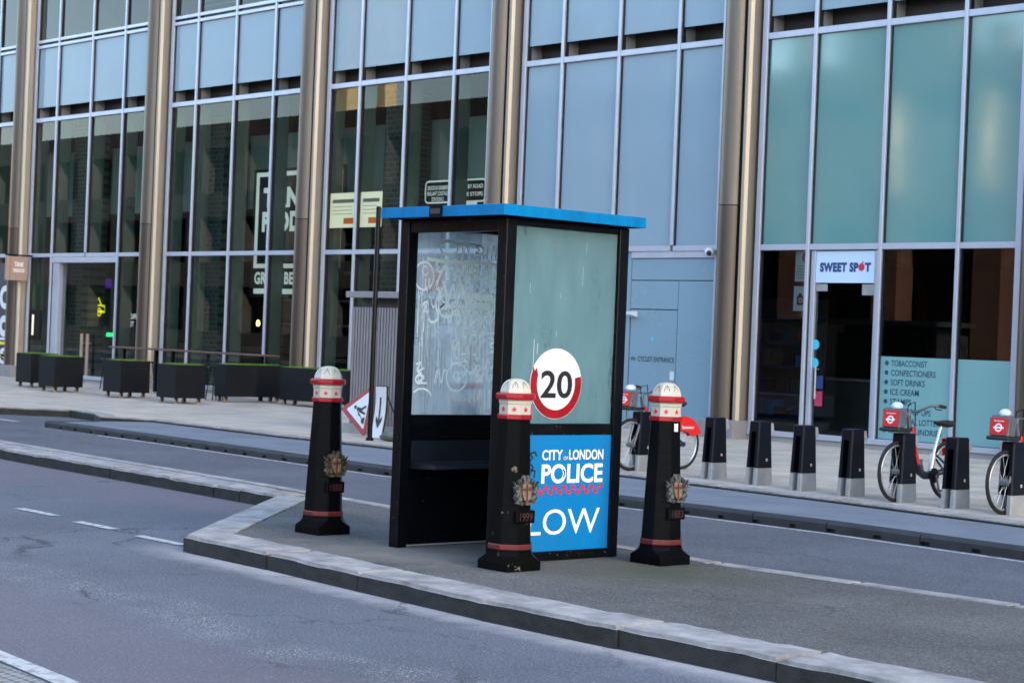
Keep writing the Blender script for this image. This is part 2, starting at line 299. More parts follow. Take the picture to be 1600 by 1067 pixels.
def brick_mat(name, c1, c2, mortar, scale, bw=0.5, rh=0.25, msize=0.02, rough=0.85, axes='XZ', bump=0.4):
    m, n, b = base_mat(name)
    tc = N(n, 'ShaderNodeTexCoord'); sx = N(n, 'ShaderNodeSeparateXYZ'); cx = N(n, 'ShaderNodeCombineXYZ')
    n.links.new(tc.outputs['Object'], sx.inputs[0])
    n.links.new(sx.outputs[axes[0]], cx.inputs[0]); n.links.new(sx.outputs[axes[1]], cx.inputs[1])
    br = N(n, 'ShaderNodeTexBrick'); br.inputs['Color1'].default_value = lin(c1); br.inputs['Color2'].default_value = lin(c2); br.inputs['Mortar'].default_value = lin(mortar)
    br.inputs['Scale'].default_value = scale; br.inputs['Brick Width'].default_value = bw; br.inputs['Row Height'].default_value = rh; br.inputs['Mortar Size'].default_value = msize
    n.links.new(cx.outputs[0], br.inputs['Vector'])
    no = N(n, 'ShaderNodeTexNoise'); no.inputs['Scale'].default_value = 1.3; no.inputs['Detail'].default_value = 9; n.links.new(tc.outputs['Object'], no.inputs['Vector'])
    mr = N(n, 'ShaderNodeMapRange'); mr.inputs[1].default_value = 0.3; mr.inputs[2].default_value = 0.7; mr.inputs[3].default_value = 0.78; mr.inputs[4].default_value = 1.12
    n.links.new(no.outputs['Fac'], mr.inputs[0])
    mu = N(n, 'ShaderNodeMix', data_type='RGBA', blend_type='MULTIPLY'); mu.inputs[0].default_value = 1
    n.links.new(br.outputs['Color'], mu.inputs[6]); n.links.new(mr.outputs[0], mu.inputs[7]); n.links.new(mu.outputs[2], b.inputs['Base Color'])
    b.inputs['Roughness'].default_value = rough
    bu = N(n, 'ShaderNodeBump'); bu.inputs['Strength'].default_value = bump; bu.inputs['Distance'].default_value = 0.01; bu.invert = True
    n.links.new(br.outputs['Fac'], bu.inputs['Height']); n.links.new(bu.outputs[0], b.inputs['Normal'])
    return m
M['slabs'] = brick_mat('york stone slabs', (190, 175, 156), (178, 165, 152), (142, 132, 121), 1.0, 0.9, 0.6, 0.008, axes='XY', bump=0.3)
add_specks(M['slabs'], (90, 86, 82), 5.0, 0.1, 0.5)
M['brick'] = brick_mat('brown brick', (104, 66, 50), (84, 54, 44), (120, 108, 98), 4.0)
M['cream'] = mat('cream reflector', (226, 208, 158), 0.8)  # only for the blocks added to show up in window reflections
M['portland'] = brick_mat('darkened stone', (72, 70, 66), (62, 60, 57), (48, 46, 43), 1.0, 0.9, 0.4, 0.01)  # stone colour darkened to keep its window reflection dim
M['greybrick'] = brick_mat('grey interior brick', (66, 70, 66), (46, 52, 48), (88, 92, 88), 2.2, 0.5, 0.25, 0.03)
M['tactile'] = brick_mat('tactile paving', (150, 148, 146), (140, 138, 136), (84, 82, 82), 8.0, 0.5, 0.5, 0.06, axes='XY')

# ------------------------------------------------------------------ object helpers
COL = scene.collection
class MB:
    """collects shapes; build() links them as ONE mesh object"""
    def __init__(s): s.bm = bmesh.new(); s.mi = 0
    def _new(s, geom, tag=None):
        for f in geom:
            f.material_index = s.mi
    def box(s, x0, x1, y0, y1, z0, z1, bev=0.0, seg=2):
        b = s.bm; vs_ = [b.verts.new((x, y, z)) for z in (z0, z1) for y in (y0, y1) for x in (x0, x1)]
        idx = ((0, 2, 3, 1), (4, 5, 7, 6), (0, 1, 5, 4), (2, 6, 7, 3), (0, 4, 6, 2), (1, 3, 7, 5))
        fs = [b.faces.new([vs_[i] for i in q]) for q in idx]; s._new(fs)
        if bev:
            es = list({e for f in fs for e in f.edges})
            r = bmesh.ops.bevel(b, geom=es, offset=bev, segments=seg, affect='EDGES', profile=0.5)
            for f in r['faces']: f.material_index = s.mi
        return s
    def hexa(s, p):      # 8 points: bottom 4 ccw, top 4 ccw
        b = s.bm; v = [b.verts.new(q) for q in p]
        fs = [b.faces.new([v[i] for i in q]) for q in ((3, 2, 1, 0), (4, 5, 6, 7), (0, 1, 5, 4), (1, 2, 6, 5), (2, 3, 7, 6), (3, 0, 4, 7))]
        s._new(fs); return s
    def prism(s, pts, f, d0, d1):
        """outline pts (u,v) mapped by f(u,v,d) and extruded from d0 to d1"""
        b = s.bm; a = [b.verts.new(f(u, v, d0)) for u, v in pts]; c = [b.verts.new(f(u, v, d1)) for u, v in pts]
        n = len(pts); fs = []
        try:
            fs.append(b.faces.new(a)); fs.append(b.faces.new(c[::-1]))
        except ValueError: pass
        for i in range(n):
            fs.append(b.faces.new((a[i], c[i], c[(i + 1) % n], a[(i + 1) % n])))
        s._new(fs); return s
    def rings(s, rings, cap0=True, cap1=True, closed=False):
        b = s.bm; rv = [[b.verts.new(p) for p in r] for r in rings]; fs = []
        k = len(rv); n = len(rv[0])
        for i in range(k if closed else k - 1):
            A, B = rv[i], rv[(i + 1) % k]
            for j in range(n):
                fs.append(b.faces.new((A[j], A[(j + 1) % n], B[(j + 1) % n], B[j])))
        if not closed:
            if cap0: fs.append(b.faces.new(rv[0][::-1]))
            if cap1: fs.append(b.faces.new(rv[-1]))
        s._new(fs); return s
    def lathe(s, prof, n=24, c=(0, 0, 0), ph=0.0):
        return s.rings([[(c[0] + r * math.cos(ph + 2 * math.pi * j / n), c[1] + r * math.sin(ph + 2 * math.pi * j / n), c[2] + z) for j in range(n)] for r, z in prof])
    def tube(s, pts, r, n=8, closed=False):
        pts = [Vector(p) for p in pts]; rr = r if isinstance(r, (list, tuple)) else [r] * len(pts)
        rings = []; prev = None
        for i, p in enumerate(pts):
            if closed: t = pts[(i + 1) % len(pts)] - pts[i - 1]
            else: t = pts[min(i + 1, len(pts) - 1)] - pts[max(i - 1, 0)]
            t.normalize()
            if prev is None:
                a = Vector((0, 0, 1)) if abs(t.z) < 0.9 else Vector((1, 0, 0))
                prev = (a - t * a.dot(t)).normalized()
            else:
                prev = (prev - t * prev.dot(t)).normalized()
            q = t.cross(prev)
            rings.append([p + (prev * math.cos(2 * math.pi * j / n) + q * math.sin(2 * math.pi * j / n)) * rr[i] for j in range(n)])
        return s.rings(rings, closed=closed)
    def cyl(s, p0, p1, r, n=12): return s.tube([p0, p1], r, n)
    def blob(s, c, rx, ry, rz, n=10, k=7):
        rings = []
        for i in range(1, k):
            a = math.pi * i / k
            rings.append([(c[0] + rx * math.sin(a) * math.cos(2 * math.pi * j / n), c[1] + ry * math.sin(a) * math.sin(2 * math.pi * j / n), c[2] - rz * math.cos(a)) for j in range(n)])
        return s.rings(rings)
    def ribbon(s, pts, f, wdt, d=0.0):
        """flat stroke of width wdt along pts (u,v), mapped by f(u,v,d)"""
        b = s.bm; L = []
        for i, (u, v) in enumerate(pts):
            a = pts[max(i - 1, 0)]; c = pts[min(i + 1, len(pts) - 1)]
            du, dv = c[0] - a[0], c[1] - a[1]; l = math.hypot(du, dv) or 1
            nx, ny = -dv / l * wdt / 2, du / l * wdt / 2
            L.append((b.verts.new(f(u + nx, v + ny, d)), b.verts.new(f(u - nx, v - ny, d))))
        fs = []
        for i in range(len(L) - 1):
            fs.append(b.faces.new((L[i][0], L[i][1], L[i + 1][1], L[i + 1][0])))
        s._new(fs); return s
    def text(s, body, f, u0, u1, v0, v1, d=0.003, bold=0.0, spacing=1.0):
        """lettering fitted into the box u0..u1 x v0..v1, mapped by f"""
        cu = bpy.data.curves.new('lettering', 'FONT'); cu.body = body; cu.offset = bold; cu.space_character = spacing; cu.resolution_u = 4
        ob = bpy.data.objects.new('lettering', cu); COL.objects.link(ob)
        dg = bpy.context.evaluated_depsgraph_get(); me = bpy.data.meshes.new_from_object(ob.evaluated_get(dg))
        bpy.data.objects.remove(ob); bpy.data.curves.remove(cu)
        xs = [v.co.x for v in me.vertices]; ys = [v.co.y for v in me.vertices]
        ax, bx, ay, by = min(xs), max(xs), min(ys), max(ys)
        vv = [s.bm.verts.new(f(u0 + (v.co.x - ax) / (bx - ax) * (u1 - u0), v0 + (v.co.y - ay) / (by - ay) * (v1 - v0), d)) for v in me.vertices]
        for p in me.polygons:
            try:
                fc = s.bm.faces.new([vv[i] for i in p.vertices]); fc.material_index = s.mi
            except ValueError: pass
        bpy.data.meshes.remove(me); return s
    def build(s, name, mats, parent=None, org=(0, 0, 0), smooth=False, recalc=True, ang=40):
        if org != (0, 0, 0): bmesh.ops.translate(s.bm, verts=s.bm.verts, vec=(-org[0], -org[1], -org[2]))
        if recalc: bmesh.ops.recalc_face_normals(s.bm, faces=s.bm.faces)
        me = bpy.data.meshes.new(name); s.bm.to_mesh(me); s.bm.free()
        for m in (mats if isinstance(mats, (list, tuple)) else [mats]): me.materials.append(m)
        if smooth:
            me.polygons.foreach_set('use_smooth', [True] * len(me.polygons))
            try: me.set_sharp_from_angle(angle=R(ang))
            except Exception: pass
        o = bpy.data.objects.new(name, me); COL.objects.link(o)
        if parent is not None: o.parent = parent
        elif org != (0, 0, 0): o.location = org
        return o

def tag(o, label, cat, group=None):
    o['label'] = label; o['category'] = cat
    if group: o['group'] = group
    return o
def thing(name, label, cat, loc=(0, 0, 0), rz=0.0, group=None):
    o = bpy.data.objects.new(name, None); COL.objects.link(o); o.empty_display_size = 0.2
    o.location = loc; o.rotation_euler = (0, 0, rz); tag(o, label, cat, group); return o
def struct(o):
    o['kind'] = 'structure'; return o
def copy_tree(o, parent=None):
    c = o.copy(); COL.objects.link(c)
    if parent is not None: c.parent = parent
    for ch in [x for x in bpy.data.objects if x.parent == o]: copy_tree(ch, c)
    return c
def dup(o, loc, label, rz=0.0):
    kids = {}
    for x in bpy.data.objects:
        if x.parent: kids.setdefault(x.parent.name, []).append(x)
    def rec(a, par):
        c = a.copy(); COL.objects.link(c)
        if par is not None: c.parent = par
        for ch in kids.get(a.name, []): rec(ch, c)
        return c
    c = rec(o, None); c.location = loc; c.rotation_euler = (0, 0, rz); c['label'] = label
    return c

# mappings for lettering and outlines on upright faces
def on_x(x):      # a face whose normal is +x: u runs along +y
    return lambda u, v, d: (x + d, u, v)
def on_y(y):      # a face whose normal is -y: u runs along +x
    return lambda u, v, d: (u, y - d, v)
def circle(cx, cy, r, n=32, a0=0.0, a1=2 * math.pi):
    return [(cx + r * math.cos(a0 + (a1 - a0) * i / n), cy + r * math.sin(a0 + (a1 - a0) * i / n)) for i in range(n)]
def ring2d(mb, f, cx, cy, ra, rb, d0, d1, n=40, a0=0.0, a1=2 * math.pi, wob=0.0):
    full = abs(a1 - a0 - 2 * math.pi) < 1e-6
    k = n if full else n
    for i in range(k):
        p, q = a0 + (a1 - a0) * i / k, a0 + (a1 - a0) * (i + 1) / k
        mb.prism([(cx + ra * math.cos(p), cy + ra * math.sin(p)), (cx + rb * math.cos(p), cy + rb * math.sin(p)), (cx + rb * math.cos(q), cy + rb * math.sin(q)), (cx + ra * math.cos(q), cy + ra * math.sin(q))], f, d0, d1)

# ================================================================== SETTING
SLOPE = 0.006
def pz(y): return 0.12 + SLOPE * (y - 15)

def sheet(name, poly, zf, m):
    mb = MB(); b = mb.bm
    vs_ = [b.verts.new((x, y, zf(x, y) if callable(zf) else zf)) for x, y in poly]
    for t in tessellate_polygon([[Vector((x, y, 0)) for x, y in poly]]):
        f = b.faces.new([vs_[i] for i in t]); f.normal_update()
        if f.normal.z < 0: f.normal_flip()
    o = mb.build(name, m, recalc=False)
    return struct(o)

# road: one sheet to the horizon
sheet('road', [(-700, -700), (700, -700), (700, 700), (-700, 700)], 0.0, M['road'])

NEAR = [(-12.83, 8.28), (-11.63, 8.22), (-10.4, 8.10), (-8.99, 7.99), (-7.78, 7.96), (-6.58, 7.93), (-5.4, 7.89), (-4.2, 7.85), (-3, 7.8), (-1.8, 7.77), (-0.6, 7.72), (0.6, 7.7), (1.8, 7.66)]
SIDE = [(-15.56, 11.08), (-14.65, 10.15), (-13.74, 9.21), (-12.83, 8.28)]
LEFT = [(-60, 15.0), (-45, 13.6), (-34, 12.55), (-30, 12.2), (-27.5, 12.0), (-25, 11.83), (-22.5, 11.63), (-21.0, 11.5), (-19.2, 11.38), (-17.8, 11.28), (-16.83, 11.2), (-16.3, 11.15), (-15.56, 11.08)]
BACK = [(-60, 16.0), (-34, 13.4), (-23.8, 12.42), (-16.25, 11.8), (-12.5, 11.35), (-9.74, 11.10), (-7.2, 11.22), (-3, 11.4), (1.8, 11.6)]
# the cycle lane between the island and the segregating strip
STRIPF = [(-28.65, 15.72), (-26.5, 15.58), (-24.4, 15.45), (-21.2, 15.17), (-18.8, 15.0), (-14.6, 14.88), (-11.8, 14.9), (-9.45, 14.68), (-5, 14.45), (0, 14.2), (6, 13.9)]
PAVE = [(-60, 16.6), (-36, 16.0), (-33.4, 16.1), (-32.5, 16.95), (-31.6, 17.85), (-30.4, 17.65), (-29.4, 17.2), (-28.4, 17.6), (-26.2, 17.45), (-24.2, 17.35), (-22.1, 17.4), (-16.9, 17.15), (-13.3, 16.86), (-10.6, 16.5), (-5, 16.1), (0, 15.8), (6, 15.4)]
sheet('cycle_lane', BACK + [(6, 11.8), (6, 15.3), (0, 15.7)] + [(-10, 16.3), (-20, 17.3), (-28, 17.4), (-31.6, 17.8), (-33.2, 16.5), (-60, 17)], 0.004, M['lane'])

# island surface
isl_poly = [(x + 0.02, y + 0.385) for x, y in NEAR] + [(1.8, 11.5)] + [(x, y - 0.1) for x, y in BACK[::-1]] + [(x, y + 0.22) for x, y in LEFT] + [(x + 0.2, y + 0.12) for x, y in SIDE[1:3]]
sheet('traffic_island', isl_poly, 0.124, M['isl'])

def kerb_run(name, pts, width, h, inward, gap=0.012, jit=0.012, mats=None, bev=0.022, maxlen=1.25, zb=-0.05, hf=None, rough=False):
    """kerb stones laid end to end along pts; the stone's outer edge is on pts, its body lies to the `inward` side"""
    mb = MB(); P = [Vector((x, y, 0)) for x, y in pts]
    for a, b in zip(P[:-1], P[1:]):
        L = (b - a).length; k = max(1, round(L / maxlen)); d = (b - a) / k
        t = d.normalized(); nrm = Vector((-t.y, t.x, 0)) * inward
        for i in range(k):
            s0 = a + d * i + t * gap / 2; s1 = a + d * (i + 1) - t * gap / 2
            z = (h if hf is None else hf(s0.x, s0.y)) + random.uniform(-jit, jit) * 0.35; o = nrm * random.uniform(-jit, jit); dz = random.uniform(-jit, jit) * 0.25
            q = [s0 + o, s1 + o, s1 + nrm * width, s0 + nrm * width]
            if inward < 0: q = [s1 + o, s0 + o, s0 + nrm * width, s1 + nrm * width]
            n0 = len(mb.bm.faces)
            fl = [(p.x, p.y, zb) for p in q]; tp = [(p.x, p.y, z + (dz if j in (1, 2) else 0)) for j, p in enumerate(q)]
            b_ = mb.bm; v = [b_.verts.new(p) for p in fl + tp]
            fs = [b_.faces.new([v[j] for j in q_]) for q_ in ((3, 2, 1, 0), (4, 5, 6, 7), (0, 1, 5, 4), (1, 2, 6, 5), (2, 3, 7, 6), (3, 0, 4, 7))]
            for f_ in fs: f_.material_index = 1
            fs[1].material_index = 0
            es = list(fs[1].edges)
            r = bmesh.ops.bevel(b_, geom=es, offset=bev, segments=2, affect='EDGES')
            for f_ in r['faces']: f_.material_index = 0
    if rough:
        from mathutils import noise as mn
        es = [e for e in mb.bm.edges if e.calc_length() > 0.3]
        bmesh.ops.subdivide_edges(mb.bm, edges=es, cuts=9, use_grid_fill=True)
        for v in mb.bm.verts:
            if v.co.z > 0.02:
                n1 = mn.noise(v.co * 3.1); n2 = mn.noise(v.co * 9.0 + Vector((7, 3, 1)))
                v.co.z += (n1 * 0.006 + n2 * 0.005) * min(1, v.co.z / 0.1); v.co.y += n2 * 0.009 + n1 * 0.006
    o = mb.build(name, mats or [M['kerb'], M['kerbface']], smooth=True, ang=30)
    return struct(o)
kerb_run('kerb', NEAR, 0.42, 0.134, 1, rough=True)
kerb_run('kerb', SIDE, 0.36, 0.134, 1, rough=True)
kerb_run('kerb', LEFT, 0.36, 0.134, 1, maxlen=1.6, rough=True)
kerb_run('kerb', BACK, 0.2, 0.13, -1, jit=0.003, maxlen=1.5)
# backing kerb beside the long thin part of the island
kerb_run('kerb', [(x, y - 0.24) for x, y in BACK[:4]], 0.16, 0.134, -1, jit=0.003, maxlen=1.5)

# segregating strip: dark kerb units with drain openings, dark asphalt on top
sheet('strip_surface', [(x + 0.05, y + 0.13) for x, y in STRIPF] + [(6, 15.2)] + [(x, y + 0.05) for x, y in PAVE[::-1][1:-7]] + [(-28.75, 16.6)], 0.102, M['strip'])
def strip_kerb():
    mb = MB(); P = [(-28.75, 16.7)] + STRIPF
    for (ax, ay), (bx, by) in zip(P[:-1], P[1:]):
        a, b = Vector((ax, ay, 0)), Vector((bx, by, 0)); L = (b - a).length; k = max(1, round(L / 1.05)); d = (b - a) / k; t = d.normalized(); nr = Vector((-t.y, t.x, 0))
        for i in range(k):
            s0 = a + d * i; s1 = a + d * (i + 1) - t * 0.012
            mb.mi = 0
            lo = [(0, 0.045), (0.0, 0.085), (0.025, 0.108), (0.16, 0.112), (0.16, 0.0), (0.05, 0.0), (0.05, 0.045)]
            A = [s0 + nr * u + Vector((0, 0, v)) for u, v in lo]; B = [s1 + nr * u + Vector((0, 0, v)) for u, v in lo]
            mb.rings([A, B])
            for j in range(2):     # feet between the openings
                f0 = s0 + t * (L / k) * (j * 0.5 + 0.09); f1 = s0 + t * (L / k) * (j * 0.5 + 0.5)
                if f1.x > s1.x and t.x > 0.5: f1 = s1
                q = [f0 + nr * 0.002, f1 + nr * 0.002, f1 + nr * 0.12, f0 + nr * 0.12]
                mb.hexa([(p.x, p.y, 0.0) for p in q] + [(p.x, p.y, 0.047) for p in q])
    return struct(mb.build('kerb', [M['rubber']], smooth=True, ang=35))
strip_kerb()

# pavement
sheet('pavement', PAVE + [(60, 13), (60, 27.0), (-80, 27.0), (-80, 17)], lambda x, y: pz(y), M['slabs'])
kerb_run('kerb', PAVE[6:], 0.3, 0.125, 1, jit=0.002, maxlen=1.6, hf=lambda x, y: pz(y) + 0.012)
kerb_run('kerb', PAVE[:7], 0.3, 0.125, 1, jit=0.003, maxlen=1.4, hf=lambda x, y: pz(y) + 0.006, mats=[M['kerb'], M['kerbface']])

# painted markings
def mark(pts, z=0.006):
    sheet('road_marking', pts, z, M['line'])
for x0, x1, ya in ((-16.35, -15.62, 8.68), (-15.1, -14.43, 8.58), (-13.92, -13.2, 8.48)):
    mark([(x0, ya), (x1, ya - 0.02), (x1, ya + 0.09), (x0, ya + 0.11)])
mark([(x, y - 0.16) for x, y in STRIPF[1:]] + [(x, y - 0.08) for x, y in STRIPF[1:][::-1]], 0.009)
mark([(-31.6, 16.06), (-30.2, 15.98), (-30.2, 16.12), (-31.6, 16.2)], 0.009)
mark([(-10.6, 4.93), (-8.2, 4.68), (-7.2, 4.58), (-7.2, 4.7), (-8.2, 4.80), (-10.6, 5.05)])
sheet('tactile_paving', [(-10.6, 4.90), (-7.2, 4.55), (-7.2, 3.0), (-10.6, 3.0)], 0.005, M['tactile'])

# ================================================================== OFFICE BUILDING
FY = 25.7
BAYS = [[-54.7, -53.55, -51.8, -50.1, -48.85], [-47.95, -46.75, -44.98, -43.36, -42.12], [-41.12, -39.99, -38.36, -36.76, -35.62],
        [-34.62, -33.51, -31.93, -30.37, -29.22], [-28.24, -27.16, -25.62, -24.1, -22.98], [-22.06, -20.95, -19.44, -17.94, -16.83], [-15.9, -14.8, -13.3, -11.8, -10.7]]
COLX = [-55.15, -48.4, -41.62, -35.1, -28.72, -22.52, -16.36, -10.25]
Z3, Z2, ZS, Z1 = 3.5, 7.15, 7.5, 9.2
ob = thing('office_building', 'glass fronted office building with bronze columns and blue grey spandrel panels behind the kiosk', 'building', (-32, FY, 0.18))
OB = (-32, FY, 0.18)
def part(mb, name, m, par=None, smooth=False, ang=40):
    return mb.build(name, m, par or ob, OB, smooth, ang=ang)

# columns: rounded bronze cover with a dark groove and a pale edge strip
for cx in COLX:
    mb = MB(); hw = 0.345
    prof = []
    for i in range(13):
        a = math.pi * (1 - i / 12 * 0.80)
        prof.append((-hw + 0.27 + 0.27 * math.cos(a), -0.33 * math.sin(a)))
    prof += [(0.12, -0.05), (0.19, -0.05), (0.19, 0.1), (-hw, 0.1)]
    mb.rings([[(cx + u, FY - 0.06 + v, z) for u, v in prof] for z in (0.5, 4.22)])
    mb.rings([[(cx + u, FY - 0.06 + v, z) for u, v in prof] for z in (4.235, 13.0)])
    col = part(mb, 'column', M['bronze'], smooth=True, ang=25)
    mb = MB()
    e = [(0.195, -0.12), (0.215, -0.2), (0.25, -0.235), (0.30, -0.22), (0.335, -0.16), (0.345, 0.1), (0.195, 0.1)]
    mb.rings([[(cx + u, FY - 0.06 + v, z) for u, v in e] for z in (0.5, 13.0)])
    mb.build('edge_strip', M['bronzelight'], col, OB, True, ang=25)
    mb = MB(); mb.box(cx - 0.42, cx + 0.40, FY - 0.44, FY + 0.05, 0.05, 0.5, 0.012)
    mb.build('column_base', M['ribs'], col, OB)

slab_mb = None
def pane(name, x0, x1, z0, z1, m, y=FY, t=0.02, par=None):
    mb = MB(); mb.box(x0, x1, y, y + t, z0, z1); return part(mb, name, m, par)
def frame_bar(mb, x0, x1, z0, z1, y0=FY - 0.07, y1=FY + 0.06, bev=0.006):
    mb.box(x0, x1, y0, y1, z0, z1, bev, 1)
MW = 0.035          # half width of a mullion
CLEAR = {0, 1, 2, 3}
for bi, B in enumerate(BAYS):
    # verticals: the end frames are a little wider
    for k, x in enumerate(B):
        mb = MB(); hwid = 0.055 if k in (0, 4) else MW
        z0 = 0.3
        if (bi == 4 and k in (1, 2, 3)) or (bi == 1 and k == 2): z0 = Z3 + 0.06
        frame_bar(mb, x - hwid, x + hwid, z0, 13.0)
        mb.mi = 1; mb.box(x + hwid - 0.004, x + hwid + 0.028, FY - 0.03, FY + 0.05, z0, 13.0)
        part(mb, 'mullion', [M['alu'], M['aludark']])
    segs = [(a + (0.057 if k == 0 else MW + 0.002), b - (0.057 if k == 3 else MW + 0.002)) for k, (a, b) in enumerate(zip(B[:-1], B[1:]))]
    # horizontals between the verticals
    for z, hh in ((Z3, 0.05), (Z2, 0.055), (Z1 - 0.06, 0.04), (Z1 + 0.08, 0.04)):
        mb = MB()
        for x0, x1 in segs: frame_bar(mb, x0, x1, z - hh, z + hh, FY - 0.06, FY + 0.055)
        part(mb, 'transom', M['alu'])
    if bi not in (4,):
        mb = MB(); frame_bar(mb, B[0] - 0.05, B[4] + 0.05, 0.27, 0.36, FY - 0.1, FY + 0.05); part(mb, 'sill', M['alu'])
    mb = MB(); mb.box(B[0] - 0.12, B[4] + 0.12, FY - 0.055, FY + 0.3, 0.0, 0.268); part(mb, 'plinth', M['bracket'])
    # slot under the spandrels: dark recess with pale brackets behind every mullion
    mb = MB(); mb.box(B[0], B[4], FY + 0.34, FY + 0.36, Z2 - 0.05, ZS + 0.25)
    mb.box(B[0], B[4], FY + 0.05, FY + 0.34, Z2 - 0.05, Z2 - 0.03); mb.box(B[0], B[4], FY + 0.03, FY + 0.34, ZS + 0.2, ZS + 0.22)
    part(mb, 'vent_recess', M['recess'])
    for k, x in enumerate(B[:-1]):
        mb = MB(); mb.box(x - 0.02, x + 0.03 + (0.04 if k == 0 else 0), FY + 0.062, FY + 0.335, Z2 - 0.028, ZS + 0.19)
        part(mb, 'vent_bracket', M['bracket'])
    for k, (x0, x1) in enumerate(segs):
        pane('spandrel_panel', x0, x1, ZS, Z1 - 0.1, M['spandrel'])
        pane('window', x0, x1, Z1 + 0.12, 12.9, M['glass'])
        if bi in CLEAR:
            pane('window', x0, x1, Z3 + 0.05, Z2 - 0.055, M['glass'])
            if not (bi == 1 and k in (1, 2)): pane('window', x0, x1, 0.36, Z3 - 0.05, M['glass'])
        elif bi == 4:
            pane('wall_panel', x0, x1, Z3 + 0.05, Z2 - 0.055, M['spandrel'])
        else:
            pane('frosted_panel', x0, x1, Z3 + 0.05, Z2 - 0.055, M['teal'])
            if not (bi == 5 and k == 1): pane('window', x0, x1, 0.36, Z3 - 0.05, M['shopglass'])
    # glass fins stiffening the tall glazing
    if bi in CLEAR:
        mb = MB()
        for k, x in enumerate(B): mb.box(x - 0.018, x + 0.018, FY + 0.08, FY + 0.40, (Z3 + 0.06) if (bi == 1 and k == 2) else 0.36, Z2 - 0.06)
        part(mb, 'glass_fin', M['fin'])

# bar entrance (bay 1) and shop door (bay 5)
mb = MB()
frame_bar(mb, -46.71, -46.36, 0.2, 3.36, FY - 0.02, FY + 0.2); frame_bar(mb, -46.71, -43.4, 3.3, 3.448, FY - 0.055, FY + 0.2); frame_bar(mb, -43.46, -43.4, 0.2, 3.3, FY - 0.03, FY + 0.1)
part(mb, 'door_frame', M['alu'])
for x0, x1 in ((-46.35, -44.93), (-44.91, -43.47)):
    d = pane('glass_door', x0, x1, 0.25, 3.29, M['glass'], FY + 0.1)
    hx = x1 - 0.14 if x0 < -46 else x0 + 0.14
    mb = MB(); mb.box(hx - 0.055, hx + 0.055, FY - 0.02, FY + 0.02, 0.3, 1.45, 0.01)
    for hz in (0.5, 1.2): mb.cyl((hx, FY, hz), (hx, FY + 0.1, hz), 0.015, 8)
    mb.build('door_handle', M['signboard'], d, OB)
mb = MB(); frame_bar(mb, -20.91, -20.80, 0.2, 3.44, FY - 0.02, FY + 0.1); frame_bar(mb, -19.56, -19.48, 0.2, 3.44, FY - 0.02, FY + 0.1)
part(mb, 'door_frame', M['alu'])
d = pane('glass_door', -20.79, -19.57, 0.22, 2.83, M['shopglass'], FY + 0.03)
mb = MB(); mb.cyl((-20.68, FY - 0.05, 0.95), (-20.68, FY - 0.05, 1.5), 0.014, 8)
for hz in (1.0, 1.45): mb.cyl((-20.68, FY - 0.05, hz), (-20.68, FY + 0.03, hz), 0.01, 8)
mb.build('door_handle', M['rim'], d, OB, True)
mb = MB(); mb.box(-20.79, -20.55, FY + 0.005, FY + 0.026, 2.76, 2.88, 0.004); mb.box(-19.82, -19.57, FY + 0.005, FY + 0.026, 2.70, 2.88, 0.004)
mb.build('door_hinge', M['dockgrey'], d, OB)

# cyclists' entrance wall (bay 4)
x0, x1 = -28.18, -23.04
for a, b, c, e in ((x0, -25.13, 0.2, 3.44), (-25.11, x1, 2.93, 3.32), (-25.11, -23.93, 2.40, 2.915), (-23.915, x1, 0.2, 2.915)):
    mb = MB(); mb.box(a, b, FY - 0.01, FY + 0.04, c, e, 0.004, 1); part(mb, 'wall_panel', M['doorpanel'])
mb = MB(); mb.box(-25.11, x1, FY - 0.04, FY + 0.04, 3.33, 3.448, 0.004, 1); part(mb, 'lintel', M['alu'])
mb = MB(); mb.box(-25.10, -23.94, FY, FY + 0.04, 0.22, 2.385, 0.004, 1); d = part(mb, 'door', M['doorpanel'])
f = on_y(FY)
mb = MB(); mb.text('CYCLIST ENTRANCE', f, -24.88, -23.97, 1.435, 1.53, 0.003, 0.012)
for cx_ in (-25.03, -24.965):      # small bicycle pictogram ahead of the words
    ring2d(mb, f, cx_, 1.475, 0.018, 0.027, 0.002, 0.004, 14)
mb.ribbon([(-25.03, 1.475), (-25.012, 1.515), (-24.975, 1.515), (-24.965, 1.475)], f, 0.008, 0.004)
mb.build('door_lettering', M['blackprint'], d, OB, recalc=False)
mb = MB(); mb.prism(circle(-24.53, 1.86, 0.04, 20), f, 0.0, 0.004); mb.build('door_sticker', M['cyan'], d, OB)
mb = MB(); mb.box(-24.06, -23.96, FY - 0.006, FY - 0.001, 1.12, 1.28); mb.build('door_notice', M['signwhite'], d, OB)

# body of the building: floors, rear wall, ceilings, party walls and the unseen storeys above that shade the street
mb = MB(); mb.box(-140, 240, FY + 0.4, 52, 13.02, 46); part(mb, 'unseen_shade_storeys', M['spandrel'])  # unseen storeys, height and length set to keep the street in shade
mb = MB(); mb.box(-140, -55.6, FY, 52, 0, 13); part(mb, 'shade_block', M['spandrel'])  # unseen mass, stretched along the street to cast shade
mb = MB(); mb.box(-10.6, 240, FY, 52, 0, 13); part(mb, 'shade_block', M['spandrel'])  # same on the right: unseen, lengthened to hold off the sun
mb = MB(); mb.box(-55.6, -10.7, 34.0, 34.3, 0, 13); part(mb, 'interior_wall', M['dark'])
for q in ((-28.7, -28.4), (-24.8, -24.5)):
    mb = MB(); mb.box(*q, FY + 0.4, 34, 0, 7.1); part(mb, 'party_wall', M['dark'])
mb = MB(); mb.box(-55.6, -10.7, FY + 0.31, 34, 0.0, 0.2); part(mb, 'interior_floor', M['dark'])
mb = MB(); mb.box(-55.6, -10.7, FY + 0.37, 34, 7.12, 9.1); part(mb, 'floor_slab', M['recess'])
